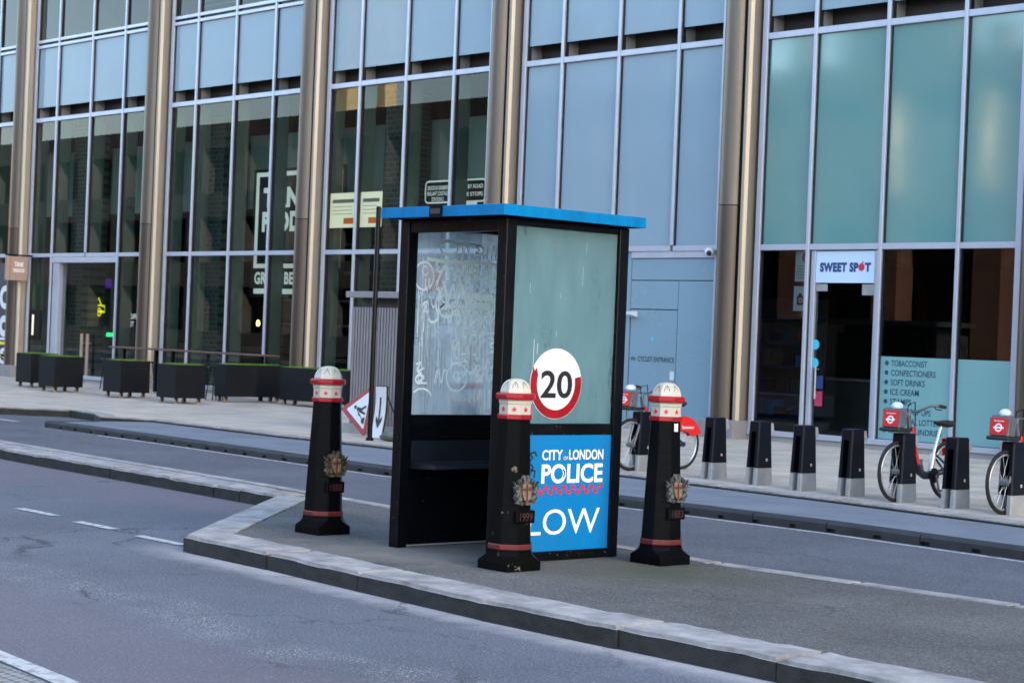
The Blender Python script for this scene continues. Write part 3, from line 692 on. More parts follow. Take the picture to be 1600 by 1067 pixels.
mb = MB(); mb.box(-55.6, -28.7, 27.3, 27.7, 4.7, 6.5); part(mb, 'bulkhead', M['bulkhead'])
mb = MB(); mb.box(-24.5, -10.7, FY + 0.36, 34, 3.56, 7.1); part(mb, 'ceiling', M['dark'])
for x in (-46.9, -33.3, -40.3):
    mb = MB(); mb.box(x - 0.35, x + 0.35, 26.5, 27.2, 0.2, 7.1); part(mb, 'brick_pier', M['greybrick'])
mb = MB()
for z in [9.4 + 0.13 * i for i in range(26)]: mb.box(-41, -36.0, 26.4, 26.46, z, z + 0.03)
part(mb, 'window_blind', M['fin'])

# ---- things inside and on the front
def small_box(name, label, cat, x0, x1, y0, y1, z0, z1, m, bev=0.005, group=None):
    mb = MB(); mb.box(x0, x1, y0, y1, z0, z1, bev); o = mb.build(name, m, None, ((x0 + x1) / 2, (y0 + y1) / 2, z0)); tag(o, label, cat, group); return o

# bar sign in window: white frame, stencilled words
SO = (-36.4, 26.14, 2.55)
s = thing('bar_sign', 'black bar sign with white frame and tall stencilled TANK and PADDOCK lettering in the window', 'sign', SO)
mb = MB(); mb.box(-38.166, -34.588, 26.18, 26.22, 2.5, 5.5); mb.build('board', M['aludark'], s, SO)
f = on_y(26.17); mb = MB(); g = 0.055
mb.prism([(-38.027, 3.18), (-38.027, 5.42), (-38.027 + 2 * g, 5.42), (-38.027 + 2 * g, 3.18)], f, 0, 0.012)
mb.prism([(-34.787, 3.18), (-34.787, 5.42), (-34.688, 5.42), (-34.688, 3.18)], f, 0, 0.012)
for z in (3.18, 5.32): mb.prism([(-37.918, z), (-37.918, z + 0.1), (-34.787, z + 0.1), (-34.787, z)], f, 0, 0.012)
mb.prism([(-37.987, 2.58), (-37.987, 2.70), (-35.185, 2.70), (-35.185, 2.58)], f, 0, 0.012)
mb.build('sign_frame', M['glowprint'], s, SO)
mb = MB(); mb.text('TANK &', f, -37.719, -35.085, 4.58, 5.06, 0.012, 0.06, 1.12); mb.text('PADDOCK', f, -37.739, -34.936, 4.02, 4.5, 0.012, 0.06, 1.12)
mb.text('GREAT BEER', f, -37.968, -36.000, 2.8, 3.09, 0.012, 0.035, 1.06); mb.build('lettering', M['glowprint'], s, SO, recalc=False)

# two rounded distance signs in the next bay
for (xa, xb, za, zb, lines, lab) in ((-31.74, -30.93, 4.55, 5.0, ('DELICIOUS GRUBBERY', 'BRILLIANT COCKTAILS', 'STATION 2'), 'small rounded white outlined sign with three lines of print high in the window'),
                                     (-30.85, -29.82, 4.55, 5.0, ('0 MILES BY ROAD', '8 TUBE STOPS'), 'small rounded white outlined sign with two lines of print beside the column')):
    o_ = ((xa + xb) / 2, 26.12, za); s = thing('window_sign', lab, 'sign', o_)
    mb = MB(); mb.box(xa, xb, 26.15, 26.17, za, zb); mb.build('board', M['aludark'], s, o_)
    f = on_y(26.145); mb = MB(); r_ = 0.09; pts = []
    for (cx_, cz_, a) in ((xb - r_, zb - r_, 0), (xa + r_, zb - r_, 90), (xa + r_, za + r_, 180), (xb - r_, za + r_, 270)):
        pts += [(cx_ + r_ * math.cos(R(a + 15 * i)), cz_ + r_ * math.sin(R(a + 15 * i))) for i in range(7)]
    pts.append(pts[0]); mb.ribbon(pts, f, 0.035, 0.004); mb.ribbon([(xb, (za + zb) / 2), (xb + 0.12, (za + zb) / 2)], f, 0.03, 0.004)
    mb.build('outline', M['glowprint'], s, o_, recalc=False)
    mb = MB(); k = len(lines)
    for i, t_ in enumerate(lines):
        zc = zb - 0.11 - i * (0.12 if k == 3 else 0.16); ww = (xb - xa) * (0.42 if len(t_) > 11 else 0.24)
        mb.text(t_, f, (xa + xb) / 2 - ww, (xa + xb) / 2 + ww, zc - 0.07, zc + 0.015, 0.004, 0.02)
    mb.build('lettering', M['glowprint'], s, o_, recalc=False)
o_ = (-31.5, 26.13, 4.05); s = thing('bus_sign', 'white bus pictogram sign low in the window above the kiosk roof', 'sign', o_)
mb = MB(); mb.box(-31.9, -31.15, 26.15, 26.18, 4.12, 4.44, 0.02); mb.build('bus_shape', M['glowprint'], s, o_)
mb = MB()
for i in range(5): mb.box(-31.86 + i * 0.145, -31.75 + i * 0.145, 26.135, 26.152, 4.27, 4.38)
mb.build('bus_windows', M['fin'], s, o_)
o_ = (-30.4, 26.13, 4.05); s = thing('lorry_sign', 'white lorry pictogram sign low in the window beside the column', 'sign', o_)
mb = MB(); mb.box(-30.7, -30.42, 26.15, 26.18, 4.12, 4.4, 0.01); mb.box(-30.42, -30.1, 26.15, 26.18, 4.12, 4.55, 0.01); mb.build('lorry_shape', M['glowprint'], s, o_)
mb = MB(); mb.box(-30.34, -30.18, 26.135, 26.152, 4.3, 4.48); mb.build('cab_window', M['aludark'], s, o_)

for xa, xb, lb in ((-34.53, -33.58, 'left one of two cream sheets imitating a reflection in the windows left of the kiosk roof'), (-33.44, -32.70, 'right one of two cream sheets imitating a reflection, behind the top of the slim black post')):
    o_ = ((xa + xb) / 2, 25.74, 4.04); s = thing('poster_or_reflection', lb, 'poster', o_)
    mb = MB(); mb.box(xa, xb, 25.735, 25.745, 4.04, 4.80); mb.build('sheet', M['cream_glow'], s, o_)  # glowing cream sheet imitates a window reflection running across the panes
    f = on_y(25.735); mb = MB(); mb.ribbon([(xa + 0.08, 4.62), (xb - 0.08, 4.62)], f, 0.08, 0.002)
    for zz in (4.5, 4.42, 4.34): mb.ribbon([(xa + 0.08, zz), (xb - 0.15, zz)], f, 0.012, 0.002)  # lines drawn on the reflection stand-in
    mb.build('print_lines', M['signboard'], s, o_, recalc=False)
    mb = MB(); mb.prism([(xb - 0.45, 4.12), (xb - 0.03, 4.12), (xb - 0.03, 4.25), (xb - 0.45, 4.25)], f, 0.0, 0.002); mb.build('pink_patch', M['orange_glow'], s, o_)
small_box('glow_panel_or_reflection', 'orange lit wall panel glowing in the leftmost window', 'lit panel', -52.4, -50.64, 26.6, 26.66, 3.6, 7.0, M['orange_glow'])
small_box('glow_panel_or_reflection', 'small orange glowing sheet imitating a window reflection above the ribbed enclosure', 'lit panel', -32.7, -31.6, 27.0, 27.05, 2.7, 3.25, M['orange_glow'])  # emissive sheet added in place of an orange window reflection
small_box('neon_sign', 'soft red neon sign above the bar entrance doors', 'neon sign', -48.7, -47.6, 27.6, 27.66, 2.98, 3.3, M['redlamp'], 0.05)
small_box('accent_lamp', 'violet wall lamp inside the bar entrance', 'lamp', -46.95, -46.7, 27.4, 27.5, 2.7, 2.95, M['purplelamp'])
small_box('exit_lamp', 'small green exit lamp inside the bar entrance', 'lamp', -48.1, -47.7, 28.2, 28.25, 1.37, 1.48, M['greenlamp'])
o_ = (-46.9, 27.0, 1.6)
s = thing('neon_car_sign', 'yellow neon car outline above white words inside the bar entrance', 'neon sign', o_)
f = on_y(27.0); mb = MB()
car = [(-47.50, 2.05), (-47.47, 2.18), (-47.25, 2.22), (-47.10, 2.4), (-46.50, 2.4), (-46.37, 2.22), (-46.20, 2.2), (-46.17, 2.05), (-47.50, 2.05)]
mb.ribbon(car, f, 0.07); mb.ribbon([(-47.15, 2.22), (-46.40, 2.22)], f, 0.05)
mb.ribbon([(-46.85, 2.22), (-46.85, 2.4)], f, 0.04)
for cx_ in (-47.2, -46.47): mb.ribbon([(cx_ + 0.1 * math.cos(i), 2.04 + 0.1 * math.sin(i)) for i in [0.45 * j for j in range(15)]], f, 0.05)
mb.build('car_outline', M['yellow_lit'], s, o_, recalc=False)
fm = lambda u, v, d_: (-46.85 - (u + 45.1), 26.995 - d_, v)
mb = MB(); mb.text('FROM TANK', fm, -47.4, -46.35, 1.88, 2.02, 0.0, 0.02); mb.text('TO GLASS', fm, -47.3, -46.5, 1.68, 1.82, 0.0, 0.02)
mb.build('neon_words', M['white_lit'], s, o_, recalc=False)
lamp_spots = [(-53.7, 28.0, 5.1, 'amber'), (-54.1, 28.0, 5.3, 'amber'), (-53.9, 28.0, 4.7, 'amber'), (-40.4, 28.0, 1.85, 'amber'), (-40.99, 28, 5.86, 'warm'), (-38.92, 28, 5.83, 'warm'), (-47.6, 28, 6.0, 'warm'), (-35.3, 28, 5.79, 'warm')]
lamp_spots_old = [(-46.0, 29, 5.6, 'warm'), (-44.2, 30, 5.0, 'warm'), (-43.1, 28.5, 4.9, 'warm'), (-39.3, 29, 5.7, 'warm'), (-38.2, 28.5, 5.75, 'warm'), (-36.9, 28.5, 5.8, 'warm'),
              (-32.6, 29, 5.6, 'warm'), (-50.3, 27.8, 4.9, 'amber'), (-49.7, 27.9, 4.85, 'amber'), (-50.2, 28.1, 4.4, 'amber'), (-36.4, 28.6, 2.0, 'amber'), (-42.9, 28.2, 1.9, 'warm'), (-47.0, 27.9, 1.6, 'amber')]
lab = {'warm': ['tiny warm ceiling lamp deep inside the dark bar', ], 'amber': ['tiny amber pendant lamp glowing inside the dark bar']}
for i, (x, y, z, k) in enumerate(lamp_spots):
    mb = MB(); mb.lathe([(0.005, 0.13), (0.03, 0.12), (0.05, 0.05), (0.045, 0.0), (0.02, -0.03)], 12, (x, y, z)); mb.mi = 1; mb.cyl((x, y, z + 0.12), (x, y, z + 0.9), 0.006, 6)
    o = mb.build('pendant_lamp', [M['warmlamp' if k == 'warm' else 'amber'], M['aludark']], None, (x, y, z)); tag(o, lab[k][0], 'lamp', 'tiny %s lamps inside the bar' % k)
# people-free bar furniture seen dimly through the glass
o_ = (-46.0, 30.5, 0.2)
s = thing('bar_counter', 'dark bar counter with lit back shelves deep inside the windows', 'bar counter', o_)
mb = MB(); mb.box(-47.5, -42.5, 30.2, 30.9, 0.2, 1.25, 0.02); mb.build('counter', M['wood'], s, o_)
mb = MB()
for z in (1.9, 2.6, 3.4, 4.2): mb.box(-47.5, -42.6, 33.2, 33.7, z, z + 0.06)
mb.build('back_shelf', M['bulkhead'], s, o_)

# light box strips visible across upper floor and shop
# ---- shop front things
o_ = (-20.2, FY, 2.9)
s = thing('shop_sign', 'pale blue SWEET SPOT sign over the glass shop door', 'sign', o_)
mb = MB(); mb.box(-20.79, -19.57, FY - 0.012, FY + 0.02, 2.90, 3.43, 0.004); mb.build('board', M['shopsign'], s, o_)
f = on_y(FY - 0.012)
mb = MB(); mb.text('SWEET SP', f, -20.70, -19.90, 3.08, 3.24, 0.004, 0.06, 1.12); mb.text('T', f, -19.77, -19.64, 3.085, 3.235, 0.004, 0.06); mb.build('lettering', M['navyprint'], s, o_, recalc=False)
mb = MB(); mb.prism(circle(-19.835, 3.16, 0.063, 28), f, 0.0, 0.005); mb.prism([(-19.84, 3.21), (-19.81, 3.26), (-19.79, 3.25), (-19.82, 3.21)], f, 0, 0.005); mb.build('red_fruit', M['redprint'], s, o_)

o_ = (-18.7, FY, 0.4)
s = thing('window_vinyl', 'teal window vinyl listing TOBACCONIST to MEN\'S LAUNDRIES beneath the dark shop window', 'window vinyl', o_)
mb = MB(); mb.box(-19.39, -17.99, FY - 0.006, FY - 0.002, 0.37, 1.71); mb.build('sheet', M['vinyl'], s, o_)
f = on_y(FY - 0.006)
rows = ['TOBACCONIST', 'CONFECTIONERS', 'SOFT DRINKS', 'ICE CREAM', 'STAMPS', 'MOBILE TOP UPS', 'NATIONAL LOTTERY', 'MEN\'S LAUNDRIES']
wid = [0.70, 0.87, 0.67, 0.56, 0.42, 0.80, 1.05, 1.02]
mb = MB(); mb2 = MB()
for i, (t_, ww) in enumerate(zip(rows, wid)):
    zc = 1.605 - i * 0.155; mb2.text(t_, f, -19.16, -19.16 + ww, zc - 0.05, zc + 0.05, 0.003, 0.012); mb.prism(circle(-19.25, zc, 0.038, 18), f, 0.001, 0.004)
mb.build('bullet', M['deepprint'], s, o_); mb2.build('lettering', M['deepprint'], s, o_, recalc=False)
o_ = (-17.35, FY, 0.4)
o = MB().box(-17.90, -16.89, FY - 0.006, FY - 0.002, 0.37, 1.71).build('window_vinyl', M['vinyl'], None, o_); tag(o, 'plain teal vinyl sheet across the foot of the rightmost shop window', 'window vinyl')
# notices in the narrow left window and on the door
o_ = (-21.15, FY + 0.03, 2.3); s = thing('parking_notice', 'white parking notice with blue and red roundel behind narrow shop window', 'notice', o_)
mb = MB(); mb.box(-21.27, -21.0, FY + 0.03, FY + 0.035, 2.92, 3.44); mb.build('sheet', M['signwhite'], s, o_)
f = on_y(FY + 0.03); mb = MB(); mb.prism(circle(-21.03, 3.33, 0.10, 24), f, 0, 0.002); mb.build('roundel', M['redprint'], s, o_)
mb = MB(); mb.prism(circle(-21.03, 3.33, 0.075, 24), f, 0.0021, 0.004); mb.build('roundel_centre', M['navyprint'], s, o_)
mb = MB()
for i in range(5): mb.ribbon([(-21.24, 3.18 - i * 0.05), (-21.05, 3.18 - i * 0.05)], f, 0.008, 0.002)
mb.build('print_lines', M['bikegrey'], s, o_, recalc=False)
o_ = (-21.15, FY + 0.03, 2.4); s = thing('camera_notice', 'square white notice with black camera picture behind narrow shop window', 'notice', o_)
mb = MB(); mb.box(-21.28, -21.0, FY + 0.03, FY + 0.035, 2.42, 2.84); mb.build('sheet', M['signwhite'], s, o_)
mb = MB(); mb.prism([(-21.21, 2.52), (-21.07, 2.52), (-21.07, 2.68), (-21.10, 2.68), (-21.11, 2.72), (-21.17, 2.72), (-21.18, 2.68), (-21.21, 2.68)], f, 0.0, 0.002); mb.build('camera_picture', M['blackprint'], s, o_)
mb = MB(); ring2d(mb, f, -21.13, 2.6, 0.026, 0.042, 0.0021, 0.004, 18); mb.build('camera_lens', M['signwhite'], s, o_)
small_box('card_sticker', 'blue payment sticker on the shop door glass above a purple one', 'sticker', -20.74, -20.57, FY + 0.012, FY + 0.02, 1.12, 1.34, M['navyprint'], 0.002)
small_box('card_sticker', 'purple and pink sticker on the shop door glass under a blue one', 'sticker', -20.73, -20.57, FY + 0.012, FY + 0.02, 0.83, 1.08, M['pinkprint'], 0.002)
for zc, lb in ((1.86, 'upper of two glowing cyan discs on the shop door edge'), (1.55, 'lower of two glowing cyan discs on the shop door edge')):
    mb = MB(); mb.prism(circle(-20.76, zc, 0.085, 22), on_y(FY + 0.016), 0.0, 0.004); o = mb.build('glow_disc', M['cyan'], None, (-20.76, FY, zc)); tag(o, lb, 'sticker', 'glowing cyan discs on the shop door')  # cyan blur drawn as discs with emission in their colour
# shop interior
o_ = (-23.2, 27.7, 0.2); s = thing('display_shelf', 'shop shelf with blue edging and coloured boxes behind narrow window', 'shelf', o_)
mb = MB(); mb.box(-24.2, -22.3, 27.9, 27.95, 0.2, 2.7); mb.build('back', M['bikegrey'], s, o_)
for z in (0.5, 0.95, 1.4, 1.85, 2.3):
    mb = MB(); mb.box(-24.2, -22.3, 27.45, 27.9, z, z + 0.05); mb.build('shelf', M['navyprint'], s, o_)
rs = random.Random(4); stock = [M['panelblue'], M['bikegrey'], M['poster'], M['wood'], M['navyprint'], M['datered']]
for z in (0.55, 1.0, 1.45, 1.9):
    x = -24.15
    while x < -22.55:
        w_ = rs.uniform(0.12, 0.3); h_ = rs.uniform(0.15, 0.32)
        mb = MB(); mb.box(x, x + w_, 27.5, 27.8, z + 0.002, z + h_, 0.004, 1); o = mb.build('goods_box', rs.choice(stock), None, (x + w_ / 2, 27.65, z)); tag(o, 'small box of goods on the shop shelf behind the narrow window', 'box', 'boxes of goods on the shop shelf'); x += w_ + rs.uniform(0.02, 0.12)
o_ = (-22.0, 29.5, 0.2); s = thing('shop_counter', 'long grey shop counter deep inside the shop window', 'counter', o_)
mb = MB(); mb.box(-24.0, -18.5, 29.4, 30.0, 0.2, 1.2, 0.02); mb.build('front', M['ribs'], s, o_)
mb = MB(); mb.box(-24.1, -18.4, 29.3, 30.05, 1.205, 1.26, 0.01); mb.build('worktop', M['signwhite'], s, o_)
# dome camera, entrance lamp, blade sign, poster
o_ = (-23.0, FY - 0.1, 3.43); s = thing('dome_camera', 'white dome security camera on the frame above the cyclist entrance', 'camera', o_)
mb = MB(); mb.blob((-23.02, FY - 0.2, 3.42), 0.10, 0.10, 0.085, 16, 10); mb.cyl((-23.02, FY - 0.2, 3.44), (-23.02, FY - 0.06, 3.44), 0.035, 10); mb.build('housing', M['signwhite'], s, o_, True, ang=60)
mb = MB(); mb.blob((-22.985, FY - 0.265, 3.40), 0.05, 0.05, 0.05, 12, 8); mb.build('lens', M['blackprint'], s, o_, True, ang=60)
o_ = (-25.0, FY - 0.1, 2.25); s = thing('entrance_lamp', 'small white wedge lamp beside the cyclist entrance door', 'lamp', o_)
mb = MB(); mb.prism([(FY - 0.01, 2.36), (FY - 0.2, 2.33), (FY - 0.2, 2.29), (FY - 0.01, 2.24)], lambda u, v, d_: (d_, u, v), -25.1, -24.92); mb.build('housing', M['signwhite'], s, o_)
mb = MB(); mb.box(-25.08, -24.94, FY - 0.19, FY - 0.15, 2.277, 2.287); mb.build('lens', M['lampwhite'], s, o_)
o_ = (-47.75, 25.3, 2.78); s = thing('blade_sign', 'tan square hanging sign on a black arm projecting from the far left column', 'sign', o_)
mb = MB(); mb.box(-47.81, -47.73, 24.98, 25.5, 2.80, 3.44, 0.008); mb.box(-47.81, -47.73, 24.86, 24.97, 2.80, 3.44, 0.008); mb.build('board', M['signboard'], s, o_)
mb = MB(); mb.box(-47.79, -47.75, 24.84, 25.7, 3.46, 3.50); mb.build('arm', M['black'], s, o_)
f = on_x(-47.73); mb = MB(); mb.text('TANK', f, 25.1, 25.38, 3.17, 3.3, 0.003, 0.03); mb.text('PADDOCK', f, 25.07, 25.41, 3.02, 3.12, 0.003, 0.03); mb.build('lettering', M['whiteprint'], s, o_, recalc=False)
o_ = (-49.2, 25.6, 0.3); s = thing('poster_or_reflection', 'dark navy poster with white letters and yellow shape at the far left edge', 'poster', o_)
mb = MB(); mb.box(-50.05, -48.93, FY - 0.012, FY - 0.004, 0.4, 3.3); mb.build('sheet', M['poster'], s, o_)
f = on_y(FY - 0.012); mb = MB()
ring2d(mb, f, -49.3, 2.35, 0.17, 0.33, 0.0, 0.004, 24); ring2d(mb, f, -49.32, 1.55, 0.12, 0.3, 0.0, 0.004, 24); mb.text('S', f, -49.5, -49.05, 0.5, 0.95, 0.004, 0.04)
mb.ribbon([(-49.6, 1.2), (-49.05, 1.2)], f, 0.06, 0.004); mb.build('lettering', M['whiteprint'], s, o_, recalc=False)
mb = MB(); mb.ribbon([(-49.7, 1.08), (-49.2, 1.08), (-49.05, 1.0), (-49.05, 0.8), (-49.2, 0.74), (-49.7, 0.74)], f, 0.08, 0.004); mb.build('yellow_shape', M['yellowprint'], s, o_, recalc=False)
# wall lantern on the first pane of the bar bay
o_ = (-47.4, FY + 0.06, 1.3); s = thing('menu_case', 'small black lit menu case on glass left of the bar door', 'menu case', o_)
mb = MB(); mb.box(-47.78, -47.28, FY - 0.03, FY - 0.002, 1.25, 2.02, 0.01); mb.build('case', M['black'], s, o_)
mb = MB(); mb.box(-47.7, -47.6, FY - 0.036, FY - 0.031, 1.35, 1.9); mb.build('menu_sheet', M['warmlamp' if False else 'cream_glow'], s, o_)

# ================================================================== PAVEMENT THINGS
# planters on castors
def make_planter(w_, d_, h_, label):
    s = thing('planter', label, 'planter', group='black planters on castors outside the bar')
    zb = 0.12
    mb = MB(); t = 0.03
    mb.box(-w_ / 2, w_ / 2, -d_ / 2, -d_ / 2 + t, zb, h_, 0.004, 1); mb.box(-w_ / 2, w_ / 2, d_ / 2 - t, d_ / 2, zb, h_, 0.004, 1)
    mb.box(-w_ / 2, -w_ / 2 + t, -d_ / 2 + t, d_ / 2 - t, zb, h_, 0.004, 1); mb.box(w_ / 2 - t, w_ / 2, -d_ / 2 + t, d_ / 2 - t, zb, h_, 0.004, 1); mb.box(-w_ / 2 + t, w_ / 2 - t, -d_ / 2 + t, d_ / 2 - t, zb + 0.004, zb + 0.03)
    mb.build('box', M['planter'], s)
    mb = MB(); rnd = random.Random(int(w_ * 100)); mb.box(-w_ / 2 + t, w_ / 2 - t, -d_ / 2 + t, d_ / 2 - t, h_ - 0.08, h_ - 0.02)
    for i in range(int(1500 * w_ * d_ / 0.5)):
        x, y = rnd.uniform(-w_ / 2 + 0.01, w_ / 2 - 0.01), rnd.uniform(-d_ / 2 + 0.01, d_ / 2 - 0.01); a = rnd.uniform(0, 6.28); l = rnd.uniform(0.03, 0.055); k = 0.006
        v = [mb.bm.verts.new((x + k * math.cos(a), y + k * math.sin(a), h_ - 0.03)), mb.bm.verts.new((x - k * math.cos(a), y - k * math.sin(a), h_ - 0.03)), mb.bm.verts.new((x + rnd.uniform(-.02, .02), y + rnd.uniform(-.02, .02), h_ - 0.010 + l * 0.85))]
        mb.bm.faces.new(v)
    mb.build('grass_top', M['turf'], s, recalc=False)
    for sx in (-1, 1):
        for sy in (-1, 1):
            cx_, cy_ = sx * (w_ / 2 - 0.09), sy * (d_ / 2 - 0.09)
            mb = MB(); mb.box(cx_ - 0.035, cx_ + 0.035, cy_ - 0.035, cy_ + 0.035, zb - 0.012, zb); mb.box(cx_ - 0.028, cx_ - 0.02, cy_ - 0.03, cy_ + 0.02, 0.035, zb - 0.01); mb.box(cx_ + 0.02, cx_ + 0.028, cy_ - 0.03, cy_ + 0.02, 0.035, zb - 0.01)
            c = mb.build('castor', M['castor'], s)
            mb = MB(); mb.cyl((cx_ - 0.018, cy_ - 0.015, 0.045), (cx_ + 0.018, cy_ - 0.015, 0.045), 0.045, 16); mb.build('wheel', M['castorw'], c)
    return s
pA = make_planter(0.72, 0.72, 0.80, 'black planter on castors, third from the left, alone before the bar door')
pA.location = (-36.9 + 0.36, 21.6 + 0.36, pz(21.9))
PL = [(-41.85, 22.15, 'black planter on castors furthest left, partly behind its neighbour'), (-39.55, 21.5, 'black planter on castors second from the left, overlapping the one behind'), (-34.5, 21.45, 'black planter on castors in front of the gap between the two long tables')]
for x, y, lb in PL: dup(pA, (x + 0.36, y + 0.36, pz(y)), lb)
pB = make_planter(0.42, 1.5, 0.80, 'long black planter on castors set end on behind the near planters'); pB.location = (-34.65, 23.85, pz(23.85))
pC = make_planter(2.3, 0.45, 0.80, 'longest black planter on castors just left of the front bollard'); pC.location = (-32.35, 24.05, pz(24))

# bar-height tables behind the planters
def make_table(L, label):
    s = thing('bar_table', label, 'table', group='bar tables outside the windows')
    mb = MB(); mb.box(-L / 2, L / 2, -0.22, 0.22, 1.01, 1.05, 0.008); mb.build('table_top', M['wood'], s)
    for x in (-L / 2 + 0.35, L / 2 - 0.35):
        mb = MB(); mb.box(x - 0.035, x + 0.035, -0.035, 0.035, 0.02, 1.01); mb.box(x - 0.06, x + 0.06, -0.22, 0.22, 0.0, 0.025, 0.004, 1); mb.build('leg', M['black'], s)
    return s
t1 = make_table(2.15, 'short brown topped bar table nearest the bar entrance'); t1.location = (-40.2, 24.5, pz(24.5) - 0.03)
t2 = make_table(4.3, 'long brown topped bar table in front of the bar sign window'); t2.location = (-36.95, 24.5, pz(24.5) - 0.03)
def make_stool(label):
    s = thing('bar_stool', label, 'stool', group='dark bar stools at the tables')
    mb = MB(); mb.lathe([(0.02, 0.70), (0.16, 0.70), (0.17, 0.715), (0.165, 0.735), (0.02, 0.74)], 20); mb.build('seat', M['black'], s, smooth=True)
    for a in (45, 135, 225, 315):
        mb = MB(); mb.tube([(0.1 * math.cos(R(a)), 0.1 * math.sin(R(a)), 0.71), (0.19 * math.cos(R(a)), 0.19 * math.sin(R(a)), 0.0)], 0.012, 6); mb.build('leg', M['black'], s)
    mb = MB(); mb.tube([(0.155 * math.cos(R(a)), 0.155 * math.sin(R(a)), 0.27) for a in range(0, 360, 20)], 0.008, 6, True); mb.build('footrest', M['castorw'], s)
    return s
st = make_stool('dark bar stool at the left end of the long table between two planters'); st.location = (-38.6, 23.75, pz(23.8))
for x, y, lb in ((-35.45, 23.5, 'dark bar stool seen in the gap beside the long planter'), (-40.6, 23.9, 'dark bar stool at the left end of the short table')):
    dup(st, (x, y, pz(y)), lb)

# ribbed grey enclosure
o_ = (-23.6, 19.6, pz(19)); s = thing('ribbed_enclosure', 'tall grey enclosure clad in vertical metal ribs with a flat cap behind the road signs', 'enclosure', o_)
zb = pz(19); X0, X1, Y0, Y1 = -24.8, -22.3, 19.0, 20.1
mb = MB(); mb.box(X0 + 0.03, X1 - 0.03, Y0 + 0.03, Y1 - 0.03, zb + 0.16, zb + 2.0); mb.build('body', M['ribgap'], s, o_)
mb = MB(); n_ = 34
for i in range(n_):
    x = X0 + 0.03 + (X1 - X0 - 0.1) * i / (n_ - 1); mb.box(x, x + 0.042, Y0, Y0 + 0.032, zb + 0.16, zb + 2.02)
n_ = 15
for i in range(n_):
    y = Y0 + 0.05 + (Y1 - Y0 - 0.12) * i / (n_ - 1); mb.box(X1 - 0.032, X1, y, y + 0.042, zb + 0.16, zb + 2.02); mb.box(X0, X0 + 0.032, y, y + 0.042, zb + 0.16, zb + 2.02)
mb.build('ribs', M['ribs'], s, o_)
mb = MB(); mb.box(X0 + 0.12, X1 - 0.12, Y0 + 0.12, Y1 - 0.12, zb + 2.0, zb + 2.17); mb.build('recess_band', M['ribgap'], s, o_)
mb = MB(); mb.box(X0 - 0.08, X1 + 0.08, Y0 - 0.08, Y1 + 0.08, zb + 2.17, zb + 2.27, 0.008); mb.build('cap', M['ribs'], s, o_)
mb = MB(); mb.box(X0 - 0.06, X1 + 0.06, Y0 - 0.06, Y1 + 0.06, zb - 0.02, zb + 0.16, 0.01); mb.build('concrete_base', M['concrete'], s, o_)

# slim black post
o_ = (-23.07, 18.1, pz(18.1)); s = thing('slim_post', 'tall slim black post standing on the pavement by the road signs', 'post', o_)
mb = MB(); mb.lathe([(0.038, 0.02), (0.038, 3.5), (0.03, 3.53)], 16, o_); mb.build('pole', M['black'], s, o_, True)
mb = MB(); mb.lathe([(0.06, 0.0), (0.06, 0.03), (0.042, 0.05)], 16, o_); mb.build('base_collar', M['black'], s, o_, True)

# discarded roadworks triangle and arrow board
o_ = (-23.85, 18.6, pz(18.6)); s = thing('roadworks_sign', 'red bordered roadworks triangle sign tipped on its corner against the enclosure', 'sign', o_)
ctr = Vector((-23.99, 18.62, 0.555)); ang = R(181)
def tri(rad):
    return [(rad * math.cos(ang + R(120 * i)), rad * math.sin(ang + R(120 * i))) for i in range(3)]
def rtri(rad, r=0.05):
    out = []
    for i in range(3):
        a = ang + R(120 * i); c_ = ((rad - 2 * r) * math.cos(a), (rad - 2 * r) * math.sin(a))
        for j in range(7): out.append((c_[0] + r * math.cos(a + R(-60 + 20 * j)), c_[1] + r * math.sin(a + R(-60 + 20 * j))))
    return out
def fs_(u, v, d): return (ctr.x + u, ctr.y - d + v * 0.22, ctr.z + v)
mb = MB(); mb.prism(rtri(0.50), fs_, 0.0, 0.006); mb.build('border', M['red'], s, o_)
mb = MB(); mb.prism(rtri(0.345, 0.012), fs_, 0.0061, 0.009); mb.build('face', M['signwhite'], s, o_)
# digging figure, drawn in the upright triangle's frame then turned with it
def rot(pts, a=ang - R(90)):
    return [(0.86 * (u * math.cos(a) - v * math.sin(a)), 0.86 * (u * math.sin(a) + v * math.cos(a))) for u, v in pts]
mb = MB(); mb.prism(rot(circle(0.045, 0.15, 0.036, 16)), fs_, 0.0091, 0.011)
for k in ([(0.0, 0.11), (0.055, 0.085), (0.03, -0.02), (-0.045, 0.0)], [(-0.045, 0.0), (0.03, -0.02), (0.085, -0.16), (0.05, -0.17)], [(-0.045, 0.0), (0.0, -0.01), (-0.05, -0.17), (-0.09, -0.165)], [(0.0, 0.1), (-0.02, 0.08), (-0.12, 0.0), (-0.10, -0.02)], [(-0.05, 0.04), (-0.04, 0.03), (-0.19, -0.14), (-0.2, -0.125)]):
    mb.prism(rot(k), fs_, 0.0091, 0.011)
mb.prism(rot([(-0.26, -0.18), (-0.12, -0.18), (-0.15, -0.11), (-0.2, -0.08), (-0.24, -0.12)]), fs_, 0.0091, 0.011)
mb.build('pictogram', M['blackprint'], s, o_)
o_ = (-23.3, 18.45, pz(18.5)); s = thing('arrow_board', 'narrow white board with a black arrow pointing down beside the black post', 'sign', o_)
def fa(u, v, d):      # the plastic face bows slightly
    return (-23.33 + u * 0.86 - 0.05 * v, 18.42 - d + 0.09 * v + 0.05 * math.sin(v * 3.2), pz(18.5) + 0.02 + v)
def fb(u, v, d): return (fa(u, v, d))
mb = MB(); cols = [(-0.145, 0.145)]
for i in range(12):
    v0, v1 = i * 0.065, (i + 1) * 0.065; mb.prism([(-0.145, v0), (0.145, v0), (0.145, v1), (-0.145, v1)], fa, 0.0, 0.006)
